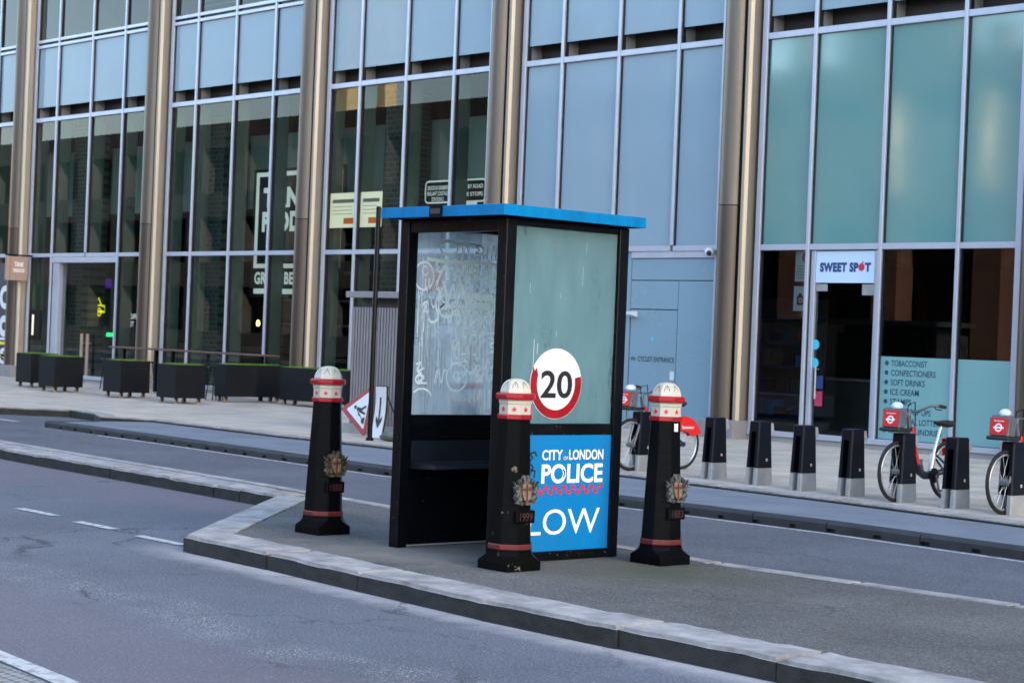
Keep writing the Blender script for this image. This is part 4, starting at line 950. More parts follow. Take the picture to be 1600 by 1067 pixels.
mb.build('face', M['signwhite'], s, o_)
mb = MB(); mb.ribbon([(0, 0.62 - 0.05 * i) for i in range(9)], fa, 0.045, 0.009)
mb.prism([(0.0, 0.14), (-0.085, 0.26), (-0.085, 0.33), (-0.02, 0.27), (0.02, 0.27), (0.085, 0.33), (0.085, 0.26)], fa, 0.007, 0.01); mb.build('arrow', M['blackprint'], s, o_, recalc=False)
mb = MB(); mb.tube([fa(-0.155, 0, -0.02), fa(-0.155, 0.39, -0.02), fa(-0.155, 0.79, -0.02), fa(0.155, 0.79, -0.02), fa(0.155, 0.39, -0.02), fa(0.155, 0, -0.02)], 0.014, 8)
mb.tube([fa(0.1, 0.7, -0.02), (-23.1, 18.8, pz(18.8) + 0.02)], 0.013, 8); mb.build('stand', M['black'], s, o_)
def blobbag(name, label, x, y, rz):
    mb = MB(); rn = random.Random(3); rings = []
    for i in range(1, 12):
        a = math.pi * i / 12; rr = []
        for j in range(18):
            t_ = 2 * math.pi * j / 18; k = 1 + 0.08 * math.sin(3 * t_ + i) + rn.uniform(-.03, .03)
            rr.append((0.27 * math.sin(a) * math.cos(t_) * k, 0.16 * math.sin(a) * math.sin(t_) * k, 0.075 - 0.08 * math.cos(a) * (1 + 0.1 * math.cos(2 * t_))))
        rings.append(rr)
    mb.rings(rings); o = mb.build(name, M['sand'], None, smooth=True, ang=80); o.location = (x, y, pz(y)); o.rotation_euler = (0, 0, rz); tag(o, label, 'sandbag'); return o
blobbag('sandbag', 'lumpy grey green sandbag lying at the foot of the arrow board', -22.75, 18.35, 0.4)

# ================================================================== CYCLE DOCKS AND BIKES
def make_dock(label):
    s = thing('cycle_dock', label, 'cycle dock', group='cycle hire docking posts')
    H, w0, d0, w1, d1 = 0.755, 0.094, 0.15, 0.080, 0.108     # half sizes at base and top
    slot = 0.036
    def sec(z, sgn):
        t = z / H; w_ = w0 + (w1 - w0) * t; d_ = d0 + (d1 - d0) * t
        xs = (slot, w_) if sgn > 0 else (-w_, -slot); c = 0.014
        if sgn > 0: return [(slot, -d_, z), (w_ - c, -d_, z), (w_, -d_ + c, z), (w_, d_ - c, z), (w_ - c, d_, z), (slot, d_, z)]
        return [(-slot, -d_, z), (-slot, d_, z), (-w_ + c, d_, z), (-w_, d_ - c, z), (-w_, -d_ + c, z), (-w_ + c, -d_, z)]
    def full(z, k=1.0):
        t = min(1, z / H); w_ = (w0 + (w1 - w0) * t) * k; d_ = (d0 + (d1 - d0) * t) * k; c = 0.014
        return [(-w_ + c, -d_, z), (w_ - c, -d_, z), (w_, -d_ + c, z), (w_, d_ - c, z), (w_ - c, d_, z), (-w_ + c, d_, z), (-w_, d_ - c, z), (-w_, -d_ + c, z)]
    mb = MB()
    for g in (1, -1): mb.rings([sec(0.205, g), sec(0.63, g)])
    mb.rings([full(0.63), full(H - 0.012), full(H, 0.93)])
    mb.mi = 1; mb.box(-slot - 0.002, slot + 0.002, 0.045, 0.06, 0.06, 0.64)
    mb.build('post', [M['navy'], M['navyface']], s, smooth=True, ang=30)
    mb = MB()
    for g in (1, -1): mb.rings([sec(0.0, g), sec(0.203, g)])
    mb.box(-slot, slot, -0.02, 0.14, 0.0, 0.06)
    mb.build('base', M['dockgrey'], s)
    mb = MB(); mb.hexa([(0.02, 0.10, 0.60), (0.06, 0.10, 0.60), (0.06, 0.19, 0.62), (0.02, 0.19, 0.62), (0.02, 0.10, 0.735), (0.06, 0.10, 0.735), (0.06, 0.165, 0.735), (0.02, 0.165, 0.735)]); mb.build('key_panel', M['dockgrey'], s)
    fx = lambda u, v, d_: (w0 + (w1 - w0) * v / H + d_, u, v)
    mb = MB(); mb.prism(circle(0.03, 0.30, 0.016, 16), fx, 0.0, 0.003); r = mb.build('roundel', M['signwhite'], s)
    mb = MB(); mb.prism([(0.01, 0.296), (0.05, 0.296), (0.05, 0.304), (0.01, 0.304)], fx, 0.0031, 0.0045); mb.build('roundel_bar', M['redprint'], r)
    return s
DX = [-17.22, -15.92, -15.10, -14.33, -13.60, -12.86, -12.13, -11.42]
DY = [17.92, 17.86, 17.74, 17.62, 17.58, 17.53, 17.48, 17.46]
dlab = ['cycle dock half hidden between kiosk and right bollard, a bike in it', 'empty cycle dock first to the right of the right bollard', 'empty cycle dock second to the right of the right bollard', 'empty cycle dock third to the right of the right bollard', 'empty cycle dock just left of the bike in full view',
        'cycle dock holding the front wheel of the bike in full view', 'empty cycle dock in front of the saddle of the bike in full view', 'rightmost cycle dock with a bike cut off by the picture edge']
dk = make_dock(dlab[0]); dk.location = (DX[0], DY[0], pz(DY[0]))
for i in range(1, 8): dup(dk, (DX[i], DY[i], pz(DY[i])), dlab[i])

def make_bike(label):
    s = thing('hire_bicycle', label, 'bicycle', group='red hire bicycles in the docks')
    RW = 0.335; FYW, RYW = 0.0, 0.94
    def wheel(name, y):
        wob = bpy.data.objects.new(name, None); 
        mb = MB(); mb.tube([(0, y + (RW - 0.02) * math.cos(R(a)), RW + (RW - 0.02) * math.sin(R(a))) for a in range(0, 360, 8)], 0.021, 8, True)
        wo = mb.build(name, M['tyre'], s, smooth=True, ang=80)
        mb = MB(); mb.tube([(0, y + (RW - 0.05) * math.cos(R(a)), RW + (RW - 0.05) * math.sin(R(a))) for a in range(0, 360, 8)], 0.014, 6, True); mb.build('rim', M['rim'], wo, smooth=True, ang=80)
        mb = MB()
        for i in range(18):
            a = R(20 * i); mb.cyl(((0.02 if i % 2 else -0.02), y + 0.03 * math.cos(a + 0.5), RW + 0.03 * math.sin(a + 0.5)), (0, y + (RW - 0.05) * math.cos(a), RW + (RW - 0.05) * math.sin(a)), 0.0018, 4)
        mb.build('spokes', M['rim'], wo)
        mb = MB(); mb.cyl((-0.05, y, RW), (0.05, y, RW), 0.035, 14); mb.build('hub', M['bikegrey'], wo)
        bpy.data.objects.remove(wob)
    wheel('front_wheel', FYW); wheel('rear_wheel', RYW)
    # frame: low step-through tube from the head down to the bottom bracket
    mb = MB(); mb.tube([(0, 0.20, 0.82), (0, 0.25, 0.66), (0, 0.31, 0.48), (0, 0.39, 0.34), (0, 0.50, 0.285), (0, 0.62, 0.285), (0, 0.72, 0.31)], [0.035, 0.04, 0.042, 0.045, 0.045, 0.045, 0.04], 10)
    mb.tube([(0.05, 0.62, 0.29), (0.065, 0.85, 0.32), (0.06, RYW, RW)], 0.016, 8); mb.tube([(-0.05, 0.62, 0.29), (-0.065, 0.85, 0.32), (-0.06, RYW, RW)], 0.016, 8)
    for g in (1, -1): mb.tube([(0.02 * g, 0.67, 0.52), (0.06 * g, RYW, RW)], 0.012, 8)
    fr = mb.build('frame', M['bikedark'], s, smooth=True, ang=60)
    mb = MB(); mb.prism([(0.185, 0.80), (0.225, 0.82), (0.30, 0.56), (0.355, 0.42), (0.315, 0.40), (0.255, 0.55)], lambda u, v, d_: (d_, u, v), 0.043, 0.047); mb.prism([(0.185, 0.80), (0.225, 0.82), (0.30, 0.56), (0.355, 0.42), (0.315, 0.40), (0.255, 0.55)], lambda u, v, d_: (d_, u, v), -0.047, -0.043)
    pn = mb.build('frame_panel', M['bikered'], fr)
    mb = MB(); mb.tube([(0, 0.17, 0.95), (0, 0.20, 0.80)], 0.026, 10)
    for g in (1, -1): mb.tube([(0.05 * g, 0.17, 0.76), (0.055 * g, 0.12, 0.66), (0.055 * g, FYW, RW)], [0.018, 0.018, 0.014], 8)
    mb.box(-0.06, 0.06, 0.15, 0.19, 0.74, 0.775, 0.008); mb.build('fork', M['bikegrey'], s, smooth=True, ang=50)
    mb = MB(); mb.tube([(0, 0.17, 0.93), (0, 0.20, 1.0)], 0.018, 8)
    for g in (1, -1): mb.tube([(0, 0.20, 0.99), (0.10 * g, 0.20, 1.0), (0.22 * g, 0.24, 1.06), (0.27 * g, 0.32, 1.07), (0.29 * g, 0.40, 1.06)], 0.014, 8)
    hb = mb.build('handlebar', M['bikegrey'], s, smooth=True, ang=60)
    for g in (1, -1):
        mb = MB(); mb.tube([(0.275 * g, 0.34, 1.068), (0.295 * g, 0.44, 1.055)], 0.019, 10); mb.build('grip', M['tyre'], hb)
        mb = MB(); mb.tube([(0.25 * g, 0.29, 1.06), (0.245 * g, 0.33, 1.03), (0.265 * g, 0.41, 1.025)], 0.006, 6); mb.build('brake_lever', M['black'], hb)
    # front carrier: grey shell with red plates on its sides and front
    mb = MB(); A = [(-0.125, -0.16, 0.80), (0.125, -0.16, 0.80), (0.125, -0.02, 0.80), (-0.125, -0.02, 0.80)]; B = [(-0.135, -0.13, 1.03), (0.135, -0.13, 1.03), (0.135, 0.0, 1.03), (-0.135, 0.0, 1.03)]
    mb.hexa(A + B); bmesh.ops.bevel(mb.bm, geom=list(mb.bm.edges), offset=0.025, segments=3, affect='EDGES'); ca = mb.build('carrier', M['bikegrey'], s, smooth=True, ang=50)
    mb = MB(); mb.box(-0.135, 0.135, -0.18, 0.04, 0.775, 0.815, 0.015); mb.build('carrier_base', M['castor'], ca)
    fs = lambda u, v, d_: (0.1405 + 0.01 * (v - 0.8) / 0.23 + d_, u, v)
    for fn, nm in ((lambda u, v, d_: (u, -0.161 + 0.03 * (v - 0.8) / 0.23 - d_, v), 'front'),):
        c = -0.01 if nm == 'side' else 0.0
        mb = MB(); mb.prism([(c - 0.095, 0.832), (c + 0.095, 0.832), (c + 0.1, 1.008), (c - 0.1, 1.008)], fn, 0.0, 0.006); pl = mb.build('plate', M['bikered'], ca)
        mb = MB(); mb.text('Santander', fn, c - 0.06, c + 0.065, 0.967, 0.985, 0.0075, 0.01)
        ring2d(mb, fn, c, 0.905, 0.028, 0.044, 0.0062, 0.0075, 24); mb.prism([(c - 0.06, 0.896), (c + 0.06, 0.896), (c + 0.06, 0.914), (c - 0.06, 0.914)], fn, 0.0063, 0.008)
        mb.build('plate_print', M['whiteprint'], pl, recalc=False)
    mb = MB(); mb.blob((0, -0.04, 1.05), 0.055, 0.08, 0.05, 14, 9); mb.build('front_lamp', M['lampwhite'], ca, smooth=True, ang=80)
    mb = MB(); mb.tube([(0, 0.615, 0.33), (0, 0.66, 0.52), (0, 0.665, 0.525), (0, 0.79, 0.85)], [0.03, 0.03, 0.016, 0.016], 12); mb.build('seat_post', M['rim'], s, smooth=True)
    mb = MB()
    for i, (y, w_, z, h_) in enumerate(((0.60, 0.02, 0.865, 0.012), )): pass
    rings = []
    for y, w_, zt, zb2 in ((0.585, 0.02, 0.885, 0.865), (0.63, 0.04, 0.89, 0.85), (0.70, 0.065, 0.888, 0.835), (0.77, 0.105, 0.892, 0.82), (0.83, 0.115, 0.90, 0.825), (0.865, 0.09, 0.895, 0.845)):
        y += 0.07
        rings.append([(-w_, y, (zt + zb2) / 2), (-w_ * 0.7, y, zt - 0.006), (0, y, zt), (w_ * 0.7, y, zt - 0.006), (w_, y, (zt + zb2) / 2), (w_ * 0.6, y, zb2), (-w_ * 0.6, y, zb2)])
    mb.rings(rings); mb.build('saddle', M['tyre'], s, smooth=True, ang=60)
    # rear guard: red skirt over the top of the wheel
    mb = MB(); pts = [(RYW + (RW + 0.03) * math.cos(R(a)), RW + (RW + 0.03) * math.sin(R(a))) for a in range(22, 112, 9)]
    inn = [(RYW + 0.19 * math.cos(R(a)), RW + 0.17 * math.sin(R(a))) for a in range(108, 26, -12)]
    for x0_, x1_ in ((0.034, 0.04), (-0.04, -0.034)): mb.prism(pts + inn, lambda u, v, d_: (d_, u, v), x0_, x1_)
    for (a, b) in zip(pts[:-1], pts[1:]):
        n_ = [(-0.04, *a), (0.04, *a), (0.04, *b), (-0.04, *b)]; mb.bm.faces.new([mb.bm.verts.new(q) for q in n_])
    mg = mb.build('rear_guard', M['bikered'], s, recalc=True)
    mb = MB(); mb.text('Santander', lambda u, v, d_: (0.0405 + d_, u, v), RYW - 0.04, RYW + 0.2, RW + 0.20, RW + 0.245, 0.002, 0.01); mb.build('guard_print', M['whiteprint'], mg, recalc=False)
    mb = MB(); mb.cyl((-0.07, 0.61, 0.285), (0.07, 0.61, 0.285), 0.03, 12); mb.cyl((0.052, 0.61, 0.285), (0.062, 0.61, 0.285), 0.085, 20); mb.build('chain_case', M['black'], s)
    mb = MB(); mb.tube([(0.085, 0.61, 0.285), (0.09, 0.66, 0.13)], 0.012, 8); mb.tube([(-0.085, 0.61, 0.285), (-0.09, 0.56, 0.44)], 0.012, 8)
    mb.box(0.09, 0.19, 0.62, 0.70, 0.11, 0.135, 0.006); mb.box(-0.19, -0.09, 0.52, 0.60, 0.43, 0.455, 0.006); mb.build('crank', M['bikegrey'], s)
    mb = MB(); mb.tube([(0, 0.15, 0.98), (0.05, 0.09, 1.07), (0.06, 0.2, 1.1), (0.02, 0.27, 0.9), (0.0, 0.29, 0.6)], 0.006, 6); mb.build('cable', M['black'], s, smooth=True)
    return s
bk = make_bike('red and dark hire bicycle in full view docked before the shop window list')
bk.location = (DX[5], 17.42, pz(17.4))
dup(bk, (DX[0], 17.72, pz(17.7)), 'red hire bicycle mostly hidden behind the right bollard')
dup(bk, (DX[7] + 0.0, 17.32, pz(17.3)), 'red hire bicycle cut off by the right edge of the picture')

# ================================================================== BOLLARDS
OCT = 22.5
def octo(r, z):     # circumradius from the half width across flats
    q = r / math.cos(R(22.5))
    return [(q * math.cos(R(OCT + 45 * j)), q * math.sin(R(OCT + 45 * j)), z) for j in range(8)]
def sq(r, z, c=0.2):   # chamfered square with eight corners that line up with octo()
    k = r * (1 - c)
    return [(r, k, z), (k, r, z), (-k, r, z), (-r, k, z), (-r, -k, z), (-k, -r, z), (k, -r, z), (r, -k, z)]
def star(cx, cy, r):
    return [(cx + (r if i % 2 == 0 else r * 0.42) * math.cos(R(90 + 36 * i)), cy + (r if i % 2 == 0 else r * 0.42) * math.sin(R(90 + 36 * i))) for i in range(10)]
def oface(k, r):
    """mapping on the k-th octagon flat (normal at 45k degrees) at half width r(v)"""
    a = R(45 * k); n_ = (math.cos(a), math.sin(a)); t_ = (-math.sin(a), math.cos(a))
    return lambda u, v, d: (n_[0] * (r(v) + d) + t_[0] * u, n_[1] * (r(v) + d) + t_[1] * u, v)
SH0, SH1 = 0.185, 1.058
def shaft_r(z): return 0.146 + (0.108 - 0.146) * (z - SH0) / (SH1 - SH0)
def make_bollard(label, worn=False, date='1888', dark_crest=False):
    s = thing('bollard', label, 'bollard', group='black city bollards round the kiosk')
    body = M['castworn'] if worn else M['castblack']
    mb = MB(); mb.rings([sq(0.160, 0.0, 0.03), sq(0.160, 0.058, 0.03), sq(0.159, 0.066, 0.08), sq(0.158, 0.078, 0.22), sq(0.157, 0.092, 0.38), sq(0.156, 0.108, 0.52), octo(0.155, 0.125), octo(0.155, 0.142), octo(0.150, 0.146)])
    mb.build('base', body, s)
    mb = MB(); mb.rings([octo(0.150, 0.146), octo(0.153, 0.152), octo(0.153, 0.178), octo(0.149, 0.185)]); mb.build('red_band', M['redworn'], s)
    mb = MB(); mb.rings([octo(shaft_r(SH0), SH0), octo(shaft_r(0.6), 0.6), octo(shaft_r(SH1), SH1)])
    bmesh.ops.bevel(mb.bm, geom=[e for e in mb.bm.edges if abs(e.verts[0].co.z - e.verts[1].co.z) > 0.1], offset=0.006, segments=2, affect='EDGES')
    mb.build('shaft', body, s)
    mb = MB(); mb.rings([octo(0.112, SH1), octo(0.121, 1.064), octo(0.121, 1.086), octo(0.116, 1.095)]); mb.build('red_band', M['red'], s)
    mb = MB(); mb.rings([octo(0.109, 1.095), octo(0.109, 1.165), octo(0.114, 1.172), octo(0.114, 1.188), octo(0.12, 1.197)]); nk = mb.build('white_neck', M['white'], s)
    mb = MB()
    for k in range(8):
        mb.prism(star(0.0, 1.13, 0.021), oface(k, lambda v: 0.109), 0.0, 0.004)
    mb.build('stars', M['redprint'], nk)
    mb = MB(); mb.rings([octo(0.124, 1.197), octo(0.136, 1.203), octo(0.138, 1.215), octo(0.138, 1.232), octo(0.13, 1.243), octo(0.11, 1.246)])
    mb.build('red_collar', M['red'], s)
    mb = MB(); P = [(0.108, 1.244), (0.107, 1.258), (0.10, 1.285), (0.086, 1.312), (0.062, 1.334), (0.032, 1.345), (0.006, 1.348)]
    mb.rings([octo(r_, z_) for r_, z_ in P]); dm = mb.build('dome', M['domeworn'], s)
    mb = MB()      # raised leaf ornaments round the dome
    for k in range(8):
        a = R(45 * k); n_ = (math.cos(a), math.sin(a)); t_ = (-math.sin(a), math.cos(a))
        def rad(z):
            for (r0_, z0_), (r1_, z1_) in zip(P[:-1], P[1:]):
                if z0_ <= z <= z1_: return r0_ + (r1_ - r0_) * (z - z0_) / (z1_ - z0_)
            return 0.1
        fo = lambda u, v, d: (n_[0] * (rad(v) + d) + t_[0] * u, n_[1] * (rad(v) + d) + t_[1] * u, v + d * 0.5)
        mb.ribbon([(0.0, 1.325), (-0.014, 1.305), (-0.021, 1.28)], fo, 0.005, 0.002); mb.ribbon([(0.0, 1.325), (0.014, 1.305), (0.021, 1.28)], fo, 0.005, 0.002); mb.ribbon([(0, 1.318), (0, 1.295)], fo, 0.004, 0.002)
    mb.build('dome_ornament', M['gold'], dm, recalc=False)
    # crest on the +x flat: shield, two supporters with raised wings, helm above, scroll below
    fc = oface(0, shaft_r)
    zc = 0.555
    cr = MB()
    def leafy(pts, d0, d1): cr.prism(pts, fc, d0, d1)
    for g in (-1, 1):
        leafy([(0.03 * g, zc - 0.07), (0.075 * g, zc - 0.085), (0.098 * g, zc - 0.05), (0.085 * g, zc - 0.02), (0.095 * g, zc + 0.02), (0.08 * g, zc + 0.06), (0.055 * g, zc + 0.05), (0.04 * g, zc)][::g], 0.0, 0.02)
        for j, (a, l) in enumerate(((38, 0.085), (58, 0.095), (78, 0.085), (18, 0.065), (-8, 0.05), (-35, 0.045))):   # wing feathers
            ca, sa = math.cos(R(a)), math.sin(R(a)); bx, bz = 0.055, zc + 0.0 + j * 0.002
            q = [(bx - 0.012 * sa, bz + 0.012 * ca), (bx + l * ca, bz + l * sa), (bx + 0.012 * sa, bz - 0.012 * ca)]
            leafy([(u * g, v) for u, v in q][::g], 0.004 + 0.002 * j, 0.022 + 0.003 * (j % 3))
        leafy([(0.05 * g, zc + 0.055), (0.035 * g, zc + 0.09), (0.05 * g, zc + 0.105), (0.07 * g, zc + 0.08)][::g], 0.0, 0.026)
    leafy([(-0.025, zc + 0.055), (0.025, zc + 0.055), (0.035, zc + 0.10), (0.018, zc + 0.135), (0.0, zc + 0.11), (-0.018, zc + 0.135), (-0.035, zc + 0.10)], 0.0, 0.025)
    leafy([(-0.085, zc - 0.09), (-0.04, zc - 0.105), (0.04, zc - 0.105), (0.085, zc - 0.09), (0.07, zc - 0.075), (0.0, zc - 0.085), (-0.07, zc - 0.075)], 0.0, 0.018)
    bmesh.ops.scale(cr.bm, vec=(1, 1.12, 0.88), space=Matrix.Translation((0, 0, -zc)), verts=cr.bm.verts)
    c_o = cr.build('crest', M['gilt_dark'] if dark_crest else M['silver'], s)
    mb = MB(); mb.prism([(-0.04, zc + 0.055), (0.04, zc + 0.055), (0.042, zc - 0.01), (0.028, zc - 0.05), (0.0, zc - 0.075), (-0.028, zc - 0.05), (-0.042, zc - 0.01)], fc, 0.004, 0.03); sh = mb.build('shield', M['gold'], c_o)
    mb = MB(); mb.prism([(-0.006, zc + 0.054), (0.006, zc + 0.054), (0.006, zc - 0.066), (-0.006, zc - 0.066)], fc, 0.0301, 0.033); mb.prism([(-0.041, zc + 0.012), (0.041, zc + 0.012), (0.041, zc + 0.024), (-0.041, zc + 0.024)], fc, 0.0302, 0.0331); mb.build('red_cross', M['redworn'], sh)
    fp = lambda u, v, d: (0.133 + d, u, v)
    mb = MB(); mb.box(0.12, 0.158, -0.088, 0.088, 0.335, 0.425, 0.008); pl = mb.build('date_plate', body, s)
    mb = MB(); mb.text(date, on_x(0.158), -0.06, 0.06, 0.352, 0.408, 0.003, 0.0); mb.build('date_figures', M['datered'], pl, recalc=False)
    return s
IZ = 0.127
bA = make_bollard('black bollard with tarnished crest, leftmost, left of the kiosk', False, '1888', True); bA.location = (-12.595, 9.435, IZ)
bB = make_bollard('black bollard with chipped paint in front of the kiosk corner', True, '1999'); bB.location = (-10.14, 9.25, IZ)
bC = make_bollard('black bollard with bright silver crest and small white sticker, right of the kiosk', False, '1883'); bC.location = (-9.94, 10.59, IZ)
dup(bA, (-12.2, 10.58, IZ), 'bollard seen blurred through the graffiti covered kiosk glass')
mb = MB(); fc1 = oface(0, shaft_r); mb.prism([(-0.02, 0.985), (0.02, 0.985), (0.02, 1.045), (-0.02, 1.045)], fc1, 0.0, 0.002); mb.build('sticker', M['signwhite'], bC)

# ================================================================== KIOSK
KX0, KX1, KY0, KY1, KZ = -11.61, -10.39, 9.33, 10.59, 0.13
KO = (-11.0, 9.97, KZ)
K = thing('police_kiosk', 'black framed police kiosk with bright blue roof rim and graffiti scrawled glass', 'kiosk', KO)
def kp(mb, name, m, par=None, smooth=False, **kw): return mb.build(name, m, par or K, KO, smooth, **kw)
PW = 0.10
for x in (KX0, KX1 - PW):
    for y in (KY0, KY1 - PW):
        mb = MB(); mb.box(x, x + PW, y, y + PW, KZ - 0.005, 2.625, 0.008); kp(mb, 'post', M['black'])
for q in ((KX0 + PW + 0.002, KX1 - PW - 0.002, KY0 + 0.012, KY0 + 0.075, 2.53), (KX0 + PW + 0.002, KX1 - PW - 0.002, KY1 - 0.075, KY1 - 0.012, 2.53), (KX0 + 0.012, KX0 + 0.075, KY0 + PW + 0.002, KY1 - PW - 0.002, 2.575), (KX1 - 0.075, KX1 - 0.012, KY0 + PW + 0.002, KY1 - PW - 0.002, 2.575)):
    mb = MB(); mb.box(*q, 2.62, 0.004, 1); kp(mb, 'top_rail', M['black'])
# roof: slab, blue rim, small dark plate on the front
mb = MB(); mb.box(-11.65, -10.28, 9.20, 10.615, 2.645, 2.69); mb.mi = 0
rf = kp(mb, 'roof', M['black'])
mb = MB(); X0, X1, Y0, Y1 = -11.67, -10.26, 9.18, 10.635
mb.box(X0, X1, Y0, Y0 + 0.018, 2.63, 2.71, 0.003, 1); mb.box(X0, X1, Y1 - 0.018, Y1, 2.63, 2.71, 0.003, 1); mb.box(X0, X0 + 0.018, Y0 + 0.019, Y1 - 0.019, 2.63, 2.71, 0.003, 1); mb.box(X1 - 0.018, X1, Y0 + 0.019, Y1 - 0.019, 2.63, 2.71, 0.003, 1)
mb.build('blue_rim', M['blue'], rf, KO)
mb = MB(); mb.box(-11.08, -10.94, Y0 - 0.012, Y0 - 0.001, 2.625, 2.715); rp = mb.build('rim_plate', M['black'], rf, KO)
mb = MB(); mb.box(-11.065, -10.955, Y0 - 0.016, Y0 - 0.0125, 2.652, 2.69); mb.build('plate_print', M['ribgap'], rp, KO)
for q in ((-11.35, -11.0), (-10.9, -10.55)):
    mb = MB(); mb.box(*q, 9.5, 9.53, 2.60, 2.612); kp(mb, 'ceiling_lamp', M['lampwhite'])
mb = MB(); mb.box(KX0 + 0.07, KX1 - 0.07, KY0 + 0.07, KY1 - 0.07, 2.615, 2.64); kp(mb, 'ceiling', M['black'])
# left wall: graffiti glass above, dark panel and bench below
mb = MB(); mb.box(KX0 + 0.04, KX0 + 0.052, KY0 + PW - 0.01, KY1 - PW + 0.01, 1.14, 2.575); gg = kp(mb, 'glass_panel', M['graf_glass'])
gg['label'] = 'cloudy glass wall scrawled with white graffiti'
mb = MB(); mb.box(KX0 + 0.02, KX0 + 0.075, KY0 + PW + 0.002, KY1 - PW - 0.002, 1.06, 1.14, 0.004, 1); mb.box(KX0 + 0.035, KX0 + 0.06, KY0 + PW + 0.002, KY1 - PW - 0.002, 0.17, 1.058); mb.box(KX0 + 0.02, KX0 + 0.075, KY0 + PW + 0.002, KY1 - PW - 0.002, KZ + 0.012, 0.17, 0.004, 1)
kp(mb, 'side_panel', M['black'])
mb = MB(); mb.box(KX0 + 0.02, KX0 + 0.08, KY0 + PW + 0.002, KY1 - PW - 0.002, KZ, KZ + 0.012); kp(mb, 'floor_trim', M['dockgrey'])
mb = MB(); mb.prism([(KX0 + 0.07, 0.94), (KX0 + 0.075, 0.78), (KX0 + 0.10, 0.765), (KX0 + 0.36, 0.77), (KX0 + 0.37, 0.74), (KX0 + 0.10, 0.725), (KX0 + 0.06, 0.725), (KX0 + 0.055, 0.94)], lambda u, v, d_: (u, d_, v), KY0 + 0.13, KY1 - 0.12); kp(mb, 'bench', M['bench'])
# back wall: clear dirty glass above, panel below
mb = MB(); mb.box(KX0 + PW - 0.01, KX1 - PW + 0.01, KY1 - 0.052, KY1 - 0.04, 1.14, 2.53); kp(mb, 'glass_panel', M['kiosk_glass'])
mb = MB(); mb.box(KX0 + PW + 0.002, KX1 - PW - 0.002, KY1 - 0.075, KY1 - 0.02, 1.06, 1.14, 0.004, 1); mb.box(KX0 + PW + 0.002, KX1 - PW - 0.002, KY1 - 0.06, KY1 - 0.035, 0.17, 1.058); mb.box(KX0 + PW + 0.002, KX1 - PW - 0.002, KY1 - 0.075, KY1 - 0.02, KZ, 0.17, 0.004, 1)
kp(mb, 'back_panel', M['black'])
# right wall: milky glass with the speed sign, rail, police panel, foot rail
mb = MB(); mb.box(KX1 - 0.042, KX1 - 0.03, KY0 + PW - 0.01, KY1 - PW + 0.01, 1.13, 2.575); kp(mb, 'glass_panel', M['kiosk_glass'])
mb = MB(); mb.box(KX1 - 0.08, KX1 - 0.004, KY0 + PW + 0.002, KY1 - PW - 0.002, 1.055, 1.138, 0.006); kp(mb, 'side_rail', M['black'])
mb = MB(); mb.box(KX1 - 0.08, KX1 + 0.008, KY0 + PW + 0.002, KY1 - PW - 0.002, KZ, 0.195, 0.006); kp(mb, 'foot_rail', M['black'])
mb = MB(); mb.box(KX1 - 0.04, KX1 - 0.012, KY0 + PW + 0.002, KY1 - PW - 0.002, 0.196, 1.054); pp = kp(mb, 'police_panel', M['panelblue']); pp['label'] = 'bright blue panel with white City of London Police lettering'
f = on_x(KX1 - 0.012)
mb = MB(); mb.text('CITY', f, 9.775, 9.985, 0.868, 0.945, 0.002, 0.022); mb.text('OF', f, 9.995, 10.04, 0.868, 0.895, 0.002, 0.0); mb.text('LONDON', f, 10.05, 10.41, 0.868, 0.945, 0.002, 0.022)
mb.text('POLICE', f, 9.775, 10.41, 0.695, 0.84, 0.002, 0.03); mb.text('SLOW', f, 9.50, 10.395, 0.315, 0.505, 0.002, 0.0); mb.build('lettering', M['whiteprint'], pp, KO, recalc=False)
mb = MB(); n_ = 20; y0 = 9.47; dy = (10.41 - y0) / n_
for i in range(n_):
    r_ = i % 2; z = 0.647 - 0.035 * (1 - r_) ; z = 0.612 if r_ == 0 else 0.648
    mb.prism([(y0 + dy * i, z), (y0 + dy * (i + 1), z), (y0 + dy * (i + 1), z + 0.034), (y0 + dy * i, z + 0.034)], f, 0.0005, 0.002)
mb.build('check_band', M['pinkprint'], pp, KO)
mb = MB()      # dark heraldic scrawl beside the words
for pts in ([(9.60, 0.90), (9.64, 0.93), (9.68, 0.89), (9.65, 0.85), (9.69, 0.82), (9.66, 0.77), (9.62, 0.74)], [(9.62, 0.86), (9.58, 0.83), (9.60, 0.79), (9.57, 0.76)], [(9.66, 0.92), (9.70, 0.93), (9.72, 0.90)], [(9.67, 0.80), (9.71, 0.79), (9.70, 0.74)], [(9.63, 0.82), (9.66, 0.80)]):
    mb.ribbon(pts, f, 0.014, 0.002)
mb.ribbon([(10.0, 0.74), (10.01, 0.78), (9.99, 0.80)], f, 0.012, 0.0035)
mb.build('dark_emblem', M['blackprint'], pp, KO, recalc=False)
# speed sign stuck to the glass: the red ring is torn away round the top
f = on_x(KX1 - 0.029)
mb = MB(); mb.prism([(u, v) for u, v in circle(9.90, 1.432, 0.262, 48)], f, 0.0, 0.004); sg = kp(mb, 'speed_sign', M['signwhite']); sg['label'] = 'round 20 speed limit sign with half its red ring torn away'
mb = MB(); ring2d(mb, f, 9.90, 1.432, 0.195, 0.258, 0.0041, 0.006, 44, R(163), R(373)); mb.prism([(9.655, 1.50), (9.715, 1.49), (9.70, 1.55), (9.68, 1.525), (9.665, 1.56)], f, 0.0042, 0.006); mb.build('red_ring', M['red'], sg, KO)
mb = MB(); mb.text('20', f, 9.745, 10.065, 1.325, 1.53, 0.0065, 0.018); mb.build('figures', M['blackprint'], sg, KO, recalc=False)

